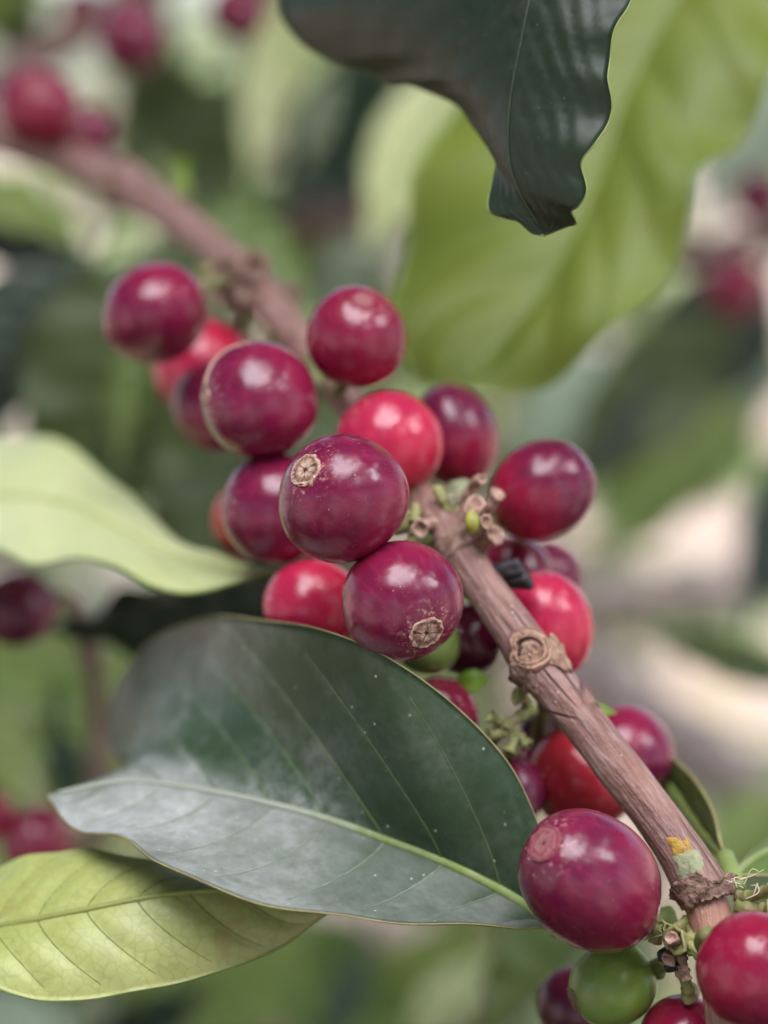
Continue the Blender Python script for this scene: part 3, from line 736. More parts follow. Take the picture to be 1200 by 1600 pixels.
BG = [
    (-220, 80, 90, -30, .70, .68, 170, (0, .5, .9), 'light', 'grey green blurred leaf in the top left corner'),
    (440, 150, 140, 330, .78, .74, 220, FRONT, 'mid', 'mid green blurred leaf above the far end of the branch'),
    (490, -70, 380, 290, .60, .58, 110, (-.2, .6, .8), 'pale', 'narrow pale leaf left of the dark hanging leaf'),
    (620, 40, 430, 340, .64, .60, 150, (-.1, .5, .8), 'dark', 'dark leaf with a grey sheen below the left side of the hanging leaf'),
    (730, 90, 570, 390, .50, .48, 150, (.1, .5, .85), 'pale', 'pale leaf between the hanging leaf and the lime leaf'),
    (270, 300, 500, 520, .46, .44, 170, (.3, .5, .8), 'green', 'green leaf behind the branch above the round crimson cherry'),
    (190, -90, 255, 230, .88, .86, 105, FRONT, 'dark', 'dark leaf far behind, between the two bright gaps in the top left'),
    (430, -90, 365, 240, .90, .88, 75, FRONT, 'dark', 'dark leaf far behind, right of the upper bright gap in the top left'),
    (-10, -80, 50, 130, .86, .84, 110, FRONT, 'mid', 'green leaf far behind the thin twig in the top left corner'),
    (200, -90, 250, 120, .72, .70, 80, FRONT, 'mid', 'small green leaf left of the upper bright gap in the top left'),
    (170, 190, 320, 95, .76, .74, 90, FRONT, 'mid', 'small green leaf below the upper bright gap in the top left'),
    (-150, 260, 175, 450, .52, .50, 190, UPF, 'light', 'light rounded leaf under the branch at the left edge'),
    (-110, 365, 140, 400, .47, .47, 70, DOWN, 'deep', 'narrow very dark leaf below the light rounded one at the left edge'),
    (150, 400, -60, 660, .50, .48, 210, (.2, .4, .9), 'dark', 'dark bluish leaf at the left edge beside the upper cherries'),
    (300, 360, 90, 860, .44, .43, 330, (0, .05, 1), 'mid', 'broad green leaf below the leftmost purple cherry'),
    (470, 520, 280, 1010, .50, .47, 330, (.1, -.1, 1), 'mid', 'mid green leaf behind the upper cherry cluster'),
    (650, 330, 490, 480, .72, .70, 120, UPF, 'mint', 'silvery leaf above the round crimson cherry'),
    (520, 860, 80, 1010, .36, .345, 270, (0, -.8, .6), 'deep', 'nearly black leaf behind the pale leaf and the large dusty leaf'),
    (-60, 950, 190, 1130, .52, .50, 170, UPF, 'light', 'light leaf below the dark cherry at the left edge'),
    (215, 990, 70, 1290, .44, .43, 170, FRONT, 'green', 'green leaf left of the large dusty leaf'),
    (-70, 1040, 60, 1280, .50, .49, 110, UPF, 'light', 'light leaf at the left edge above the magenta cherries'),
    (260, 1285, 110, 1345, .40, .40, 80, UPF, 'pale', 'pale yellow leaf bit under the tip of the large dusty leaf'),
    (-70, 1555, 130, 1640, .60, .60, 110, UPF, 'mint', 'silvery leaf in the bottom left corner'),
    (110, 1650, 340, 1540, .50, .50, 110, DOWN, 'dark', 'dark leaf at the bottom edge under the yellow green leaf'),
    (240, 1660, 490, 1440, .62, .60, 180, (0, .5, .9), 'light', 'light leaf at the bottom edge right of the yellow green leaf'),
    (420, 1440, 640, 1660, .70, .66, 200, FRONT, 'green', 'green leaf at the bottom edge left of the middle'),
    (550, 1650, 770, 1440, .68, .66, 170, (0, .5, .9), 'light', 'light leaf low in the middle under the large dusty leaf'),
    (630, 1650, 765, 1480, .50, .49, 90, UPF, 'pale', 'pale leaf edge low in the middle'),
    (1010, 1390, 740, 1660, .42, .40, 290, (0, -.1, 1), 'mid', 'mid green leaf behind the large cherry at the lower right'),
    (1150, 480, 870, 770, .60, .58, 170, (.1, .2, 1), 'mid', 'slanting mid green leaf right of the purple cherries'),
    (1020, 540, 790, 720, .78, .74, 170, UPF, 'mint', 'silvery leaf under the lime leaf'),
    (1200, 590, 920, 890, .80, .76, 170, UPF, 'light', 'light leaf right of the egg shaped purple cherry'),
    (1250, 690, 1170, 990, .70, .68, 120, FRONT, 'dark', 'dark leaf at the right edge halfway down'),
    (1210, 420, 1000, 650, .66, .64, 190, (0, .1, 1), 'dark', 'dark leaf below the blurred cherries at the right edge'),
    (1270, 1070, 1015, 990, .52, .50, 75, (0, .1, 1), 'mid', 'narrow green leaf over the bare ground at the right edge'),
    (1260, 1220, 1080, 1400, .62, .60, 130, UPF, 'light', 'light leaf behind the olive leaf at the lower right'),
    (1270, 100, 1080, 350, .92, .88, 150, UPF, 'mint', 'silvery leaf at the right edge beside the lime leaf'),  # bright light spot put in as a pale leaf shape
    (1290, 1280, 1150, 1600, .50, .48, 180, FRONT, 'mid', 'mid green leaf behind the node at the right edge'),
    (525, 100, 468, 270, .61, .60, 46, UPF, 'mint', 'narrow silvery leaf in front of the grey sheen leaf at the top'),  # stands in for the bluish white highlight on the dark leaf
    (1215, 545, 1165, 650, .72, .70, 75, UPF, 'mint', 'small silvery leaf at the right edge below the crimson blurred cherry'),  # sky brightness given by the colour of a small leaf shape
    (220, 500, 180, 730, .42, .415, 62, UPF, 'green', 'narrow brighter green leaf in front of the broad green one on the left'),
    (575, 1470, 495, 1660, .60, .59, 66, DOWN, 'dark', 'narrow dark leaf at the bottom edge left of the middle'),
    (1010, 600, 915, 760, .57, .56, 60, DOWN, 'dark', 'narrow dark leaf in front of the slanting green leaf on the right'),
    (60, 520, -20, 690, .44, .44, 60, DOWN, 'deep', 'narrow blackish leaf at the left edge above the pale leaf'),
    (90, 1130, 120, 1270, .42, .42, 60, DOWN, 'dark', 'narrow dark leaf left of the large dusty leaf tip'),
    (560, 180, 520, 360, .80, .78, 150, DOWN, 'deep', 'very dark leaf behind the grey sheen leaf'),  # shade of a gap between leaves, put in as a dark leaf shape
]
for b in BG: bg_leaf(*b)

# ------------------------------------------------------------------ the branch
BP = [(1104, 1402, .2436), (1060, 1325, .2455), (950, 1178, .2485), (850, 1050, .2515), (765, 930, .2555), (688, 820, .263), (585, 680, .279),
      (470, 535, .300), (390, 440, .318), (330, 385, .333), (270, 338, .346), (205, 296, .360), (130, 258, .375), (40, 226, .392), (-90, 190, .415), (-300, 140, .45)]
NB = 260
bpts = catmull(PL(BP), NB)
bcam = np.array([list(CM.inverted() @ Vector(p)) for p in bpts])
bpx = np.stack([600 + bcam[:, 0] / -bcam[:, 2] * FPX, 800 - bcam[:, 1] / -bcam[:, 2] * FPX], 1)
bwx = np.interp(bpx[:, 0], [-300, 0, 130, 205, 330, 390, 480, 585, 690, 765, 850, 950, 1060, 1110], [60, 60, 62, 64, 54, 58, 54, 52, 56, 62, 72, 68, 74, 80])
brad = bwx * .5 * -bcam[:, 2] / FPX
def node_swell(px, amt, w):
    global brad
    brad = brad * (1 + amt * np.exp(-((bpx[:, 0] - px) / w) ** 2))
for px_, amt, w_ in ((1110, .12, 22), (838, .14, 26), (715, .18, 30), (392, .22, 22), (205, .14, 20)): node_swell(px_, amt, w_)
BORG = tuple(bpts[60])
branch = empty('branch', BORG)
tag(branch, 'pinkish brown coffee branch running from lower right to upper left between the cherries', 'branch')
V, F, U = tube(bpts, brad, 48, wob=.06, seed=3, fine=.045)
mesh_obj('bark', V, F, M['bark'], branch, BORG, uvs=U)
def branch_at(px):
    i = int(np.argmin(np.abs(bpx[:, 0] - px))); t = bpts[min(i + 1, NB - 1)] - bpts[max(i - 1, 0)]
    return Vector(bpts[i]), Vector(t).normalized(), brad[i]
VIEW = lambda p: (cam.location - Vector(p)).normalized()

def disc_on(px, off, size, hfun, mat_fun, name, tilt=0.0, squash=1.0, nr=14, na=36, lift=0.0, label=None, heart_uv=False, jag=.07):
    """a knobbly disc lying on the branch's near side; off = shift sideways across the branch (fraction of its radius)"""
    c, t, r = branch_at(px); v = VIEW(c); v = (v - t * v.dot(t)).normalized(); s = t.cross(v).normalized()
    V, F, DU = [], [], []
    for i in range(nr + 1):
        q = i / nr
        for k in range(na):
            a = 2 * math.pi * k / na; DU.append((q / (1 - .30 * math.exp(-(((a + .9 + math.pi) % (2 * math.pi) - math.pi) / .38) ** 2) + .10 * math.cos(2 * a + 1.8)) if heart_uv else q, k / na)); rr = size * q * (1 + jag * mnoise.noise(Vector((math.cos(a) * 1.7, math.sin(a) * 1.7, px))))
            x, y = math.cos(a) * rr, math.sin(a) * rr * squash
            aa = off + y / r
            p = c + t * x + (v * math.cos(aa) + s * math.sin(aa)) * (r + lift + hfun(q, a))
            V.append(p)
    for i in range(nr):
        for k in range(na):
            a, b = i * na + k, i * na + (k + 1) % na
            F.append((a, b, b + na, a + na))
    o = mesh_obj(name, V, F, mat_fun, branch, BORG, uvs=DU)
    if label: o['label'] = label
    return o
def heart(q, a):
    q2 = q / (1 - .30 * math.exp(-(((a + .9 + math.pi) % (2 * math.pi) - math.pi) / .38) ** 2) + .10 * math.cos(2 * a + 1.8))
    br = .55 + .9 * mnoise.noise(Vector((math.cos(a) * 2, math.sin(a) * 2, 7)))
    lip = .00035 * br * math.exp(-((q2 - .80) / .08) ** 2) + .0004 * br * math.exp(-((q2 - .60) / .06) ** 2)
    pit = -.0008 * math.exp(-((q2 - .44) / .07) ** 2)
    edge = -.0009 * max(0, q - .88) / .12
    return lip + pit + edge + .00022 * mnoise.noise(Vector((q * 9, math.cos(a) * 5, math.sin(a) * 5)))
disc_on(826, .05, .0032, heart, M['scarheart'], 'leaf_scar', squash=.86, lift=.0005, nr=22, na=54, heart_uv=True, jag=.16)

def collar(px, width, lift, mat, seed, a0, a1, name='bark_collar', jag=.5):
    """a torn sheath of bark wrapped part of the way round the branch"""
    c, t, r = branch_at(px); v = VIEW(c); v = (v - t * v.dot(t)).normalized(); s = t.cross(v).normalized()
    V, F = [], []; na, nl = 34, 7
    for k in range(na + 1):
        a = a0 + (a1 - a0) * k / na
        e = width * (1 + jag * mnoise.noise(Vector((a * 2.3, seed, 0))) + jag * .6 * mnoise.noise(Vector((a * 7, seed, 2))))
        e *= max(.15, math.sin(math.pi * k / na)) ** .5
        for i in range(nl + 1):
            q = i / nl; d = v * math.cos(a) + s * math.sin(a)
            V.append(c + t * (e * (q - .5)) + d * (r + lift * (.3 + q * q) + .00018 * mnoise.noise(Vector((a * 9, q * 4, seed)))))
    for k in range(na):
        for i in range(nl):
            b = k * (nl + 1) + i; F.append((b, b + nl + 1, b + nl + 2, b + 1))
    n0 = len(V)
    ctr = [c + t * ((Vector(p) - c).dot(t)) for p in V]
    V += [Vector(p) + (q - Vector(p)).normalized() * .00035 for p, q in zip(V[:n0], ctr)]
    F += [tuple(n0 + i for i in f[::-1]) for f in F[:]]
    for k in range(na):
        for i in (0, nl):
            a, b = k * (nl + 1) + i, (k + 1) * (nl + 1) + i
            F.append((a, b, n0 + b, n0 + a) if i else (a, n0 + a, n0 + b, b))
    mesh_obj(name, V, F, mat, branch, BORG)
collar(846, .0042, .0007, M['collar'], 3.1, -1.5, -.35)
collar(850, .0040, .0006, M['scarwood'], 8.4, .35, 1.6)
collar(838, .0028, .0005, M['scarwood'], 5.2, -.5, .5)
collar(1098, .0034, .0007, M['collar'], 1.7, -1.4, .3)
collar(1106, .0026, .0009, M['collar'], 6.6, -.2, 1.5)
collar(720, .0030, .0006, M['collar'], 2.2, -1.2, 1.2)
collar(392, .0042, .0012, M['collar'], 9.2, -1.6, 1.4)
collar(205, .0034, .0010, M['collar'], 4.4, -1.3, 1.3)
flatbump = lambda q, a: .00008 * (1 - q ** 6) - .0006 * max(0, q - .8) + .00008 * mnoise.noise(Vector((q * 8, math.cos(a) * 4, math.sin(a) * 4)))
disc_on(1062, .10, .0021, flatbump, M['lichen_y'], 'lichen_patch', squash=.62, jag=.55, label='ochre lichen patch')
disc_on(1082, -.05, .0027, flatbump, M['lichen_g'], 'lichen_patch', squash=.75, jag=.5, label='pale green lichen patch')

def stub(p0, p1, r0, r1, mat, name='flower_stub', bend=.2, cup=True, seed=0, parent=None, org=None):
    p0, p1 = Vector(p0), Vector(p1); d = p1 - p0
    rv = Vector((math.sin(seed * 3.1), math.cos(seed * 1.7), math.sin(seed * 5.3 + 1))).normalized()
    m = (p0 + p1) / 2 + rv * d.length * bend
    pts = catmull([p0, m, p1], 14); q = np.linspace(0, 1, 14)
    rr = r0 + (r1 - r0) * q
    rr = rr * .80
    fl = (.12, .45, .28, .5, .05, .36)[seed % 6]
    if cup: rr = rr * (.82 + fl * np.exp(-((q - 1.0) / .13) ** 2) + .10 * np.sin(q * 17 + seed) + .12 * np.sin(q * 31 + 2 * seed))
    V, F, U = tube(pts, rr, 14, wob=.45, seed=seed, hollow=cup, fine=.35)
    o = mesh_obj(name, V, F, mat, parent or branch, org or BORG, uvs=U)
    return o
# dry stubs at the middle node
for k, (a, b, r0, r1, m) in enumerate([
    ((722, 812, .262), (752, 748, .257), .0010, .0011, 'stub'), ((735, 815, .262), (776, 772, .256), .0009, .0010, 'stub'),
    ((725, 830, .262), (772, 836, .255), .0012, .0015, 'stub'), ((730, 820, .262), (742, 790, .253), .0011, .0013, 'stub'),
    ((690, 815, .261), (657, 826, .254), .0011, .0013, 'stub'), ((720, 835, .262), (742, 868, .257), .0009, .0010, 'stubgreen'),
    ((700, 800, .262), (682, 762, .262), .0009, .0010, 'stubgreen'), ((735, 850, .262), (732, 880, .259), .0008, .0009, 'stubgreen'),
    ((745, 800, .260), (760, 815, .252), .0009, .0010, 'stub'), ((650, 790, .262), (640, 822, .258), .0010, .0010, 'stubgreen'),
]): stub(P(*a), P(*b), r0, r1, M[m], seed=k)
# bud, withered flower, bracts
V, F, U = tube(catmull(PL([(738, 832, .2535), (737, 815, .2525), (735, 798, .2525)]), 12), .0010 * np.sin(np.linspace(.35, 2.9, 12)), 12, wob=.5, fine=.3)
mesh_obj('flower_bud', V, F, M['bud'], branch, BORG, uvs=U)
for k in range(4):
    stub(P(752 + k * 3, 898 + k * 2, .2585), P(812 + 6 * k, 893 + 9 * (k - 1), .2555 + .0008 * (k % 2)), .0009, .0012 - .0001 * k, M['dead'], 'withered_flower', .12, False, 20 + k)
# green and tan stubs below the second node
for k, (a, b, r0, r1, m) in enumerate([
    ((835, 1105, .260), (790, 1142, .256), .0010, .0011, 'stubgreen'), ((800, 1140, .257), (768, 1118, .256), .0008, .0009, 'stubgreen'),
    ((798, 1140, .257), (765, 1150, .256), .0008, .0009, 'stubgreen'), ((800, 1142, .257), (797, 1176, .255), .0008, .0009, 'stubgreen'),
    ((805, 1140, .257), (826, 1165, .255), .0008, .0009, 'stubgreen'), ((820, 1110, .260), (812, 1088, .257), .0009, .0010, 'stubgreen'),
    ((900, 1100, .262), (925, 1118, .264), .0008, .0008, 'stub'),
]): stub(P(*a), P(*b), r0, r1, M[m], seed=40 + k)
# the green cluster under the last node
for k, (a, b, r0, r1, m) in enumerate([
    ((1090, 1430, .2445), (1028, 1452, .240), .0012, .0013, 'stubgreen'), ((1085, 1440, .2445), (1055, 1468, .238), .0012, .0014, 'stubgreen'),
    ((1070, 1465, .241), (1108, 1500, .237), .0010, .0011, 'stubgreen'), ((1060, 1475, .2415), (1045, 1500, .239), .0008, .0009, 'stub'),
    ((1065, 1480, .2415), (1072, 1530, .240), .0010, .0010, 'stub'), ((1050, 1500, .2415), (1078, 1560, .242), .0010, .0011, 'stubgreen'),
    ((1150, 1400, .2435), (1210, 1388, .2395), .0011, .0012, 'stubgreen'), ((1150, 1415, .2425), (1215, 1420, .2375), .0012, .0013, 'stubgreen'),
    ((1062, 1462, .241), (1048, 1465, .2365), .0009, .0009, 'stub'), ((1035, 1490, .2425), (1052, 1512, .240), .0010, .0009, 'dead'),
    ((1025, 1470, .2430), (1040, 1452, .240), .0011, .0011, 'stubgreen'),
]): stub(P(*a), P(*b), r0, r1, M[m], seed=60 + k)
V, F, U = tube(catmull(PL([(1092, 1386, .2443), (1108, 1425, .2428), (1118, 1480, .2405), (1130, 1560, .239), (1140, 1660, .237)]), 60), np.linspace(.0026, .0021, 60), 24, wob=.08, seed=5, fine=.05)
mesh_obj('young_shoot', V, F, M['youngbark'], branch, BORG, uvs=U)['label'] = 'pinkish orange young shoot beyond the last node'
for k in range(8):      # pale fibres of the torn stipule
    a = random.uniform(-1, 1)
    p0 = P(1168 + random.uniform(-16, 16), 1378 + random.uniform(-8, 10), .2405)
    p1 = P(1172 + random.uniform(-34, 34), 1362 + random.uniform(-14, 44), .2395 + random.uniform(-.001, .002))
    mdp = (p0 + p1) / 2 + CR @ Vector((random.uniform(-.0012, .0012), random.uniform(-.0008, .0014), 0))
    V, F, U = tube(catmull([p0, mdp, p1], 9), np.linspace(.00011, .00006, 9), 5)
    mesh_obj('fibre', V, F, M['hair'], branch, BORG)
# dark knobs at the third node
for k, (a, b) in enumerate([((388, 450, .316), (350, 455, .309)), ((385, 440, .316), (345, 425, .311)), ((395, 455, .316), (372, 480, .308)),
                            ((405, 440, .318), (452, 470, .322)), ((400, 450, .316), (455, 462, .324)), ((380, 430, .318), (398, 418, .310))]):
    stub(P(*a), P(*b), .0016, .0022, M['collar'], 'dry_knob', .15, True, 80 + k)
for k, (a, b) in enumerate([((345, 415, .328), (318, 432, .322)), ((262, 322, .350), (285, 288, .352)), ((285, 300, .350), (283, 258, .352))]):
    stub(P(*a), P(*b), .0014, .0017, M['bract' if k == 2 else 'stubgreen'], 'flower_stub', .15, True, 90 + k)

def bract(label, mid, w, face, mat, group=None):
    mid = PL(mid); B, T = mid[0], mid[-1]; ax = (T - B).normalized(); n = CR @ Vector(face); n = (n - ax * n.dot(ax)).normalized(); sd_ = ax.cross(n)
    m = catmull(mid, 9); prof = [.25, .6, .9, 1, .98, .85, .6, .3, 0]
    eL = [Vector(p) - sd_ * w * q + n * w * q * .3 for p, q in zip(m, prof)]; eR = [Vector(p) + sd_ * w * q + n * w * q * .3 for p, q in zip(m, prof)]
    b = Blade([Vector(p) for p in m], eL, eR, nu=24, nv=6, nveins=4, quilt=.0001, bulge=(.1, .1))
    V, F, UV = b.shell(.00025)
    o = mesh_obj('bract', V, F, mat, branch, BORG, uvs=UV); o['label'] = label
bract('bright green bract beside the branch', [(765, 1062, .262), (735, 1068, .262), (702, 1074, .264)], .0018, (.2, .6, .8), M['bract'])
bract('yellow green bract on the purple cherry', [(908, 1122, .262), (932, 1110, .260), (965, 1114, .262)], .0009, (0, .5, .9), M['bract'])
bract('pale bract behind the dry stubs', [(690, 772, .268), (722, 762, .266), (748, 756, .268)], .0012, (0, .6, .8), M['lichen_g'])
bract('small green bract by the large purple cherry', [(652, 850, .264), (640, 832, .260), (634, 812, .260)], .0009, (.4, .3, .9), M['bract'])

# ------------------------------------------------------------------ cherries
def cherry(px, py, d, rx, ry, mat, label, scar=None, axis=None, elong=1.0, scar_r=0.0, soft=False, green=False, stalk=None, seed=0, flat=0.0,
           group='coffee cherries clustered along the branch', scar_mat=None, lum=1.0):
    c = P(px, py, d); rm = mm((rx + ry) / 2, d)
    # axis: direction of the scar end, in camera space
    if scar is not None:
        dx, dy = (scar[0] - px) / rx, -(scar[1] - py) / ry
        m = min(.985, math.hypot(dx, dy)); k = m / (math.hypot(dx, dy) + 1e-9); dx *= k; dy *= k
        v = Vector((dx, dy, math.sqrt(1 - m * m)))
    else: v = Vector(axis).normalized()
    z = (CR @ v).normalized(); q = z.to_track_quat('Z', 'Y')
    root = empty('coffee_cherry', c, q)
    tag(root, label, 'cherry', group)
    rnd = random.Random(seed * 17 + 5)
    la, lb = rm * rnd.uniform(.985, 1.015), rm * rnd.uniform(.97, 1.01)
    lc = rm * elong
    ph = [rnd.uniform(0, 6.28) for _ in range(4)]
    def surf(th, a):
        # th = 0 at the scar pole
        r = math.sin(th) ** .96 if 0 < th < math.pi else 0
        zz = math.cos(th)
        k = 1 + .022 * math.sin(2 * a + ph[0]) * r + .014 * math.sin(3 * a + ph[1]) * r + .016 * math.cos(2 * th + ph[2]) + .022 * mnoise.noise(Vector((math.cos(a) * r * 1.5 + seed, math.sin(a) * r * 1.5, math.cos(th) * 1.5))) + .006 * mnoise.noise(Vector((math.cos(a) * r * 4 + seed, math.sin(a) * r * 4, math.cos(th) * 4)))
        groove = .012 * math.exp(-((abs(math.sin(a + ph[3]))) / .16) ** 2) * r
        zs = zz * lc
        if flat and zz < 0: zs *= (1 - flat)
        if scar_r and th < .5: zs -= .010 * lc * math.exp(-(th / .16) ** 2)
        return Vector((math.cos(a) * r * la * (k - groove), math.sin(a) * r * lb * (k - groove), zs * k))
    nth, na = 36, 52; V, F = [], []
    for i in range(nth + 1):
        for k in range(na): V.append(surf(math.pi * i / nth, 2 * math.pi * k / na))
    for i in range(nth):
        for k in range(na):
            a, b = i * na + k, i * na + (k + 1) % na
            F.append((a, a + na, b + na, b))
    me = mesh_obj('skin', V, F, M[mat], root)
    if scar_r:
        sr = scar_r * d / FPX; tmax = math.asin(min(.9, sr / rm)); V, F = [], []; nr, ns = 14, 40
        amp = .5 if soft else 1.0
        SU = []
        for i in range(nr + 1):
            t = i / nr
            for k in range(ns):
                a = 2 * math.pi * k / ns
                jag = 1 + .12 * mnoise.noise(Vector((math.cos(a) * 2, math.sin(a) * 2, seed))) + (.16 * mnoise.noise(Vector((math.cos(a) * 7, math.sin(a) * 7, seed + 9))) if t > .85 else 0)
                p = surf(tmax * t * jag, a)
                n = p.normalized()
                w_ = .8 + .9 * mnoise.noise(Vector((math.cos(a) * 3, math.sin(a) * 3, seed + 4)))
                h = .00018 * w_ * math.exp(-((t - .88) / .08) ** 2) + .00007 * w_ * math.exp(-((t - .45) / .10) ** 2) - .00016 * math.exp(-(t / .13) ** 2)
                h += .00013 * mnoise.noise(Vector((math.cos(a) * 5, math.sin(a) * 5, t * 3 + seed))) + .00008 * mnoise.noise(Vector((math.cos(a) * t * 11, math.sin(a) * t * 11, seed)))
                h = h * amp * min(1, (1 - t) / .06 + .0) + .00009 - .00012 * max(0, t - .9) / .1
                V.append(p + n * h); SU.append((t, k / ns))
        for i in range(nr):
            for k in range(ns):
                a, b = i * ns + k, i * ns + (k + 1) % ns
                F.append((a, a + ns, b + ns, b))
        sm = scar_mat or ('scarsoft' if soft else 'scar')
        sc = mesh_obj('crown_scar', V, F, M[sm], root, uvs=SU)
        # the raised pale rim and the pore in the middle are pieces of the scar
        rp = [surf(tmax * .93 * (1 + .04 * mnoise.noise(Vector((math.cos(a) * 3, math.sin(a) * 3, seed)))), a) * 1.0 for a in np.linspace(0, 2 * math.pi, 61)]
        rv, rf, _ = tube(np.array([list(p + p.normalized() * .00010) for p in rp]), sr * .045 * np.array([max(.15, 1 + 1.3 * mnoise.noise(Vector((math.cos(a) * 3.5, math.sin(a) * 3.5, seed)))) for a in np.linspace(0, 2 * math.pi, 61)]), 6, caps=False)
        mesh_obj('scar_rim', rv, rf, M['scarrimsoft' if soft else ('scargreen' if green else 'scarrim')], sc)
        pv = []; top = surf(0.0001, 0)
        for i in range(5):
            for k in range(10):
                a = 2 * math.pi * k / 10; rr = sr * (.07 if not soft else .05) * i / 4
                pv.append(Vector((math.cos(a) * rr * 1.2, math.sin(a) * rr, top.z + .00003 + .00005 * (i / 4) ** 2)))
        pf = [(i * 10 + k, i * 10 + 10 + k, i * 10 + 10 + (k + 1) % 10, i * 10 + (k + 1) % 10) for i in range(4) for k in range(10)]
        mesh_obj('pore', pv, pf, M['pore'], sc)
    if stalk is not None:
        e = root.matrix_basis.inverted() @ P(*stalk)
        b0 = Vector((0, 0, -lc * (1 - flat) * .97))
        pts = catmull([b0, (b0 * 1.15 + e) / 2 + Vector((0, 0, -.0006)), e], 12)
        sv, sf, su = tube(pts, np.linspace(.0011, .0009, 12), 8, wob=.15, seed=seed)
        mesh_obj('stalk', sv, sf, M['stalk'], root, uvs=su)
    return root

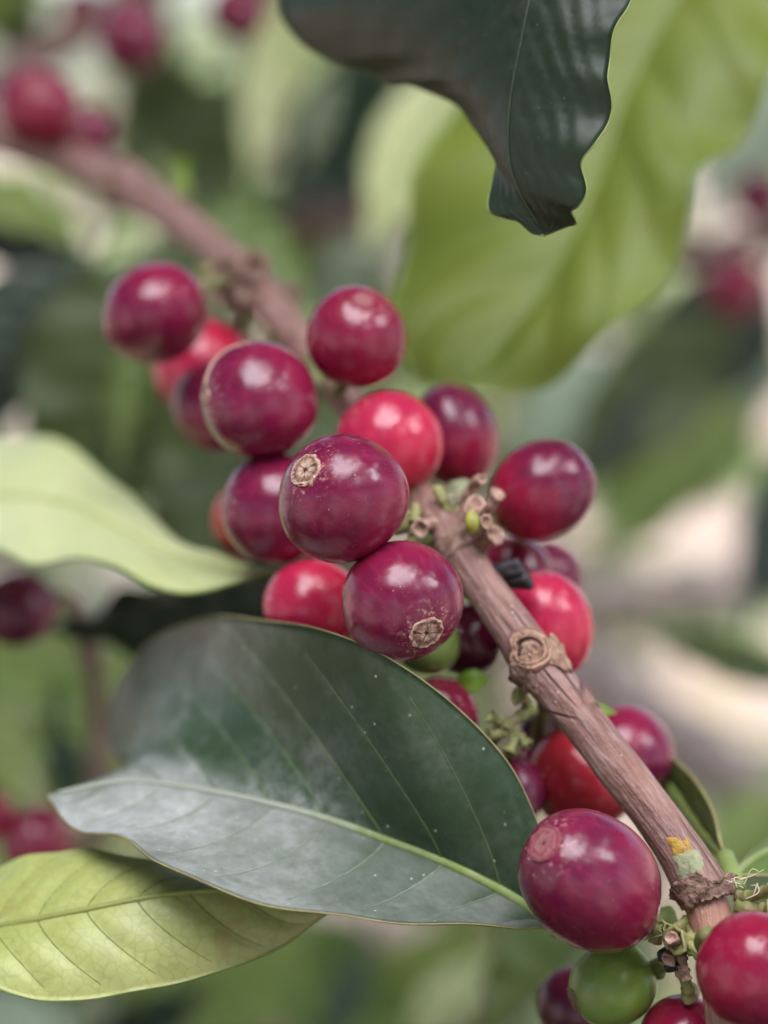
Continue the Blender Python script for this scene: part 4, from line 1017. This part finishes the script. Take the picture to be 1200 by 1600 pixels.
N1, N2, N3, N4 = (725, 830, .263), (840, 1060, .256), (392, 445, .318), (1100, 1425, .2445)
CH = [
    # upper cluster
    dict(px=242, py=490, d=.288, rx=84, ry=77, mat='purple', label='glossy purple cherry, the leftmost of the upper cluster', scar=(172, 528), scar_r=15, soft=True, stalk=(352, 440, .314), elong=1.04),
    dict(px=318, py=574, d=.314, rx=80, ry=80, mat='red', label='blurred red cherry wedged behind the two upper purple cherries', axis=(-.6, -.6, .3), stalk=(370, 470, .318)),
    dict(px=342, py=634, d=.300, rx=74, ry=70, mat='purple', label='shadowy purple cherry half hidden below the wedged red cherry', axis=(-.5, -.7, .3), stalk=(430, 510, .308)),
    dict(px=406, py=626, d=.266, rx=94, ry=86, mat='purple', label='shiny purple cherry with a pale scar on its left side and a dry line', scar=(322, 622), scar_r=15, stalk=(480, 545, .298), elong=1.03),
    dict(px=557, py=528, d=.268, rx=80, ry=79, mat='crimson', label='round crimson cherry standing alone above the others, scar on top', scar=(569, 474), scar_r=17, soft=True, stalk=(520, 610, .288)),
    # middle cluster
    dict(px=607, py=694, d=.268, rx=82, ry=84, mat='red', label='bright red cherry in the middle behind the large scarred one', axis=(-.5, .5, .2), stalk=(668, 790, .264), elong=1.03),
    dict(px=711, py=681, d=.280, rx=58, ry=80, mat='redpurple', label='narrow cherry, purple above and red below, beside the bright red one', axis=(-.28, 1, .1), elong=1.22, stalk=(712, 800, .266)),
    dict(px=847, py=766, d=.268, rx=79, ry=74, mat='redpurple', label='egg shaped purple and red cherry at the right of the cluster', axis=(.75, .55, .15), elong=1.12, stalk=(742, 815, .264)),
    dict(px=535, py=778, d=.2445, rx=101, ry=98, mat='purple', label='large sharp wine red cherry in the centre, dry scar at its upper left', scar=(477, 735), scar_r=27, stalk=(640, 815, .262)),
    dict(px=430, py=793, d=.268, rx=84, ry=90, mat='purple', label='soft purple cherry behind the left side of the large central one', axis=(-.8, .1, .3), stalk=(560, 760, .276)),
    dict(px=392, py=812, d=.292, rx=62, ry=62, mat='orange', label='brownish orange cherry peeping out at the far left of the middle cluster', axis=(-.7, -.5, .2), stalk=(520, 700, .288)),
    dict(px=627, py=938, d=.2450, rx=95, ry=95, mat='purple', label='sharp purple cherry with a jagged scar at its lower right, above the dusty leaf', scar=(666, 986), scar_r=27, stalk=(690, 835, .262)),
    dict(px=488, py=950, d=.2660, rx=80, ry=73, mat='red', label='pinkish red cherry resting behind the edge of the dusty leaf', axis=(-.8, .3, .2), stalk=(640, 850, .263)),
    dict(px=668, py=1006, d=.2640, rx=52, ry=48, mat='greenc', label='small green cherry under the cherry with the jagged scar', axis=(.1, -.9, .3), stalk=(735, 920, .260)),
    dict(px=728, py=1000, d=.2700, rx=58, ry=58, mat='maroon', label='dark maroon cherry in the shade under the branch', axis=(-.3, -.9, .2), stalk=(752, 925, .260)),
    # right of the branch
    dict(px=803, py=896, d=.2780, rx=64, ry=58, mat='crimson', label='dark red cherry above the withered black flower', axis=(.4, .6, .2), stalk=(735, 850, .266)),
    dict(px=856, py=902, d=.2900, rx=56, ry=56, mat='purple', label='soft purple cherry peeping over the long red one right of the branch', axis=(.6, .7, .2), stalk=(775, 880, .275)),
    dict(px=854, py=977, d=.2650, rx=71, ry=80, mat='red', label='long bright red cherry right of the branch above the leaf scar', axis=(-.25, 1, .15), elong=1.12, stalk=(800, 1000, .262)),
    dict(px=888, py=1095, d=.2780, rx=36, ry=38, mat='crimson', label='sliver of a pink red cherry behind the branch below the leaf scar', axis=(.5, .3, .2), stalk=(855, 1075, .262)),
    # below the second node
    dict(px=688, py=1118, d=.2620, rx=62, ry=60, mat='crimson', label='crimson cherry half behind the right edge of the dusty leaf', axis=(-.3, .8, .2), stalk=(790, 1135, .258)),
    dict(px=792, py=1238, d=.2600, rx=55, ry=62, mat='plum', label='plum cherry between the dusty leaf and the orange red cherry', axis=(-.2, -.8, .4), stalk=(797, 1178, .2570)),
    dict(px=816, py=1190, d=.2680, rx=26, ry=26, mat='plum', label='tiny plum fruit among the green stubs', axis=(0, -.9, .3)),
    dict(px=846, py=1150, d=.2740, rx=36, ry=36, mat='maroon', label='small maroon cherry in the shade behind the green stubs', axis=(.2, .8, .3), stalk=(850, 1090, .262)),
    dict(px=914, py=1213, d=.2650, rx=90, ry=76, mat='orange', label='orange red cherry crossed by the branch', axis=(-.9, -.1, .4), elong=1.05, stalk=(850, 1085, .260)),
    dict(px=977, py=1179, d=.2740, rx=83, ry=74, mat='purple', label='soft purple cherry with a green bract, right of the branch', axis=(.8, -.4, .3), stalk=(905, 1110, .266)),
    # the lowest node
    dict(px=925, py=1378, d=.2370, rx=102, ry=102, mat='purple', label='largest oval wine red cherry at the lower right, smooth round scar', scar=(862, 1322), scar_r=30, soft=True, elong=1.32, stalk=(1028, 1452, .240)),
    dict(px=957, py=1540, d=.2470, rx=68, ry=60, mat='greenc', label='unripe green cherry hanging below the largest oval one', scar=(893, 1560), scar_r=22, green=True, scar_mat='scargreen', elong=1.08, stalk=(1040, 1500, .2425)),
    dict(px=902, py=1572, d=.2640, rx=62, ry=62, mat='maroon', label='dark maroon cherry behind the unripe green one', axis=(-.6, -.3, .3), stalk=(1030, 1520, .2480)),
    dict(px=1182, py=1516, d=.2300, rx=92, ry=92, mat='crimson', label='rosy crimson cherry cut off by the right edge', axis=(.7, -.5, .3), stalk=(1110, 1500, .2370)),
    dict(px=1066, py=1628, d=.2450, rx=74, ry=70, mat='crimson', label='crimson cherry cut off by the bottom edge', axis=(-.2, -.9, .3), stalk=(1078, 1562, .2440)),
]
built = [cherry(seed=i + 1, **c) for i, c in enumerate(CH)]
# a dry corky line runs from the scar of the shiny purple cherry over its shoulder
k = 3; c = CH[k]; root = built[k]; r_ = mm((c['rx'] + c['ry']) / 2, c['d']); inv = root.matrix_basis.inverted(); pts = []
skin = [o for o in root.children if o.name.startswith('skin')][0]
kd = [v.co.copy() for v in skin.data.vertices]
for x, y in ((324, 606), (328, 590), (338, 572), (352, 557), (370, 546), (392, 541)):
    dx, dy = (x - c['px']) / c['rx'], -(y - c['py']) / c['ry']; m = min(.97, math.hypot(dx, dy)); f = m / math.hypot(dx, dy)
    v = inv.to_3x3() @ (CR @ Vector((dx * f, dy * f, math.sqrt(1 - m * m)))); v.normalize()
    best = max(kd, key=lambda q: q.normalized().dot(v)); pts.append(v * best.length)
V, F, U = tube(catmull(pts, 26), np.linspace(.00030, .00012, 26), 8, wob=.6, seed=4)
mesh_obj('dry_line', V, F, M['scarrim'], root, uvs=U)
G2 = 'blurred cherries in the background'
BC = [
    dict(px=60, py=169, d=.375, rx=64, ry=62, mat='crimson', label='blurred magenta cherry on the far end of the branch', scar=(64, 150), scar_r=13, soft=True, stalk=(90, 240, .384)),
    dict(px=138, py=206, d=.405, rx=44, ry=42, mat='purple', label='smaller blurred cherry right of the magenta one on the far end of the branch', axis=(.5, .5, .3), stalk=(130, 258, .38)),
    dict(px=204, py=60, d=.46, rx=56, ry=54, mat='purple', label='blurred purple cherry at the top left between two bright gaps', axis=(.2, -.9, .3), stalk=(150, 30, .53)),
    dict(px=372, py=18, d=.48, rx=44, ry=46, mat='purple', label='blurred purple cherry cut off by the top edge', axis=(.1, -.9, .3), stalk=(350, -40, .53)),
    dict(px=130, py=18, d=.54, rx=40, ry=36, mat='purple', label='pale lit cherry on the thin twig in the top left corner', axis=(.1, .9, .3), stalk=(100, 60, .54)),
    dict(px=30, py=952, d=.330, rx=60, ry=60, mat='plum', label='dark plum cherry at the left edge under the pale leaf', axis=(-.5, -.4, .6), stalk=(112, 935, .365)),
    dict(px=58, py=1315, d=.345, rx=58, ry=52, mat='crimson', label='magenta cherry at the left edge above the yellow green leaf', axis=(-.4, .1, .8), stalk=(150, 1300, .40)),
    dict(px=-18, py=1272, d=.345, rx=38, ry=42, mat='crimson', label='edge of a crimson cherry at the left border', axis=(-.6, .2, .5), stalk=(-90, 1250, .39)),
    dict(px=106, py=1318, d=.375, rx=30, ry=32, mat='plum', label='small plum cherry right of the magenta one above the yellow green leaf', axis=(.6, -.2, .5), stalk=(150, 1300, .40)),
    dict(px=1186, py=308, d=.60, rx=44, ry=42, mat='purple', label='upper blurred purple cherry at the right edge', axis=(.3, -.6, .4), stalk=(1190, 372, .59)),
    dict(px=1148, py=452, d=.56, rx=52, ry=48, mat='crimson', label='lower blurred crimson cherry at the right edge', axis=(-.3, -.7, .5), stalk=(1140, 390, .585)),
]
for i, c in enumerate(BC): cherry(seed=i + 51, group=G2, **c)

# the dry line from the scar of the shiny purple cherry
def twig(pts, r0, r1, label, mat='bgbark', seed=0):
    p = catmull(PL(pts), 40); o = tuple(p[0]); root = empty('twig', o); tag(root, label, 'twig', 'blurred twigs in the background')
    V, F, U = tube(p, np.linspace(r0, r1, 40), 12, wob=.2, seed=seed)
    mesh_obj('bark', V, F, M[mat], root, o, uvs=U)
    for k in (10, 24):
        c = Vector(p[k]); t = Vector(p[k + 1] - p[k - 1]).normalized(); rr = r0 + (r1 - r0) * k / 40
        V, F, U = tube(np.array([c - t * rr * .8, c - t * rr * .3, c + t * rr * .3, c + t * rr * .8]), np.array([.9, 1.28, 1.22, .9]) * rr, 12, wob=.2, seed=k)
        mesh_obj('twig_node', V, F, M[mat], root, o)
twig([(1330, 330, .60), (1200, 368, .595), (1120, 392, .59), (1030, 400, .585), (900, 420, .58)], .0050, .0042, 'pinkish twig behind the blurred cherries at the right edge', seed=1)
twig([(760, 330, .64), (620, 338, .64), (540, 340, .64), (440, 350, .64), (300, 380, .64)], .0058, .0050, 'brownish twig crossing above the round crimson cherry', seed=2)
twig([(-60, 170, .54), (40, 100, .54), (110, 55, .54), (200, 0, .54), (300, -70, .54)], .0050, .0044, 'pinkish twig in the top left corner', seed=3)
twig([(110, 935, .366), (130, 990, .372), (150, 1080, .39), (155, 1200, .395), (150, 1300, .40), (145, 1420, .41)], .0018, .0022, 'thin twig holding the cherries at the left edge', seed=4)
twig([(860, 1010, .86), (980, 1090, .84), (1100, 1180, .82), (1250, 1290, .80)], .012, .013, 'pale thick stem slanting behind the branch at the right', 'palestem', 5)
twig([(880, 930, .95), (1000, 935, .95), (1100, 930, .95), (1250, 900, .95)], .011, .010, 'pale level stem above the thick slanting one at the right', 'palestem', 6)
twig([(20, 470, .50), (90, 440, .50), (160, 450, .50), (240, 480, .50), (300, 530, .50)], .0034, .0030, 'brownish twig under the light rounded leaf on the left', seed=7)
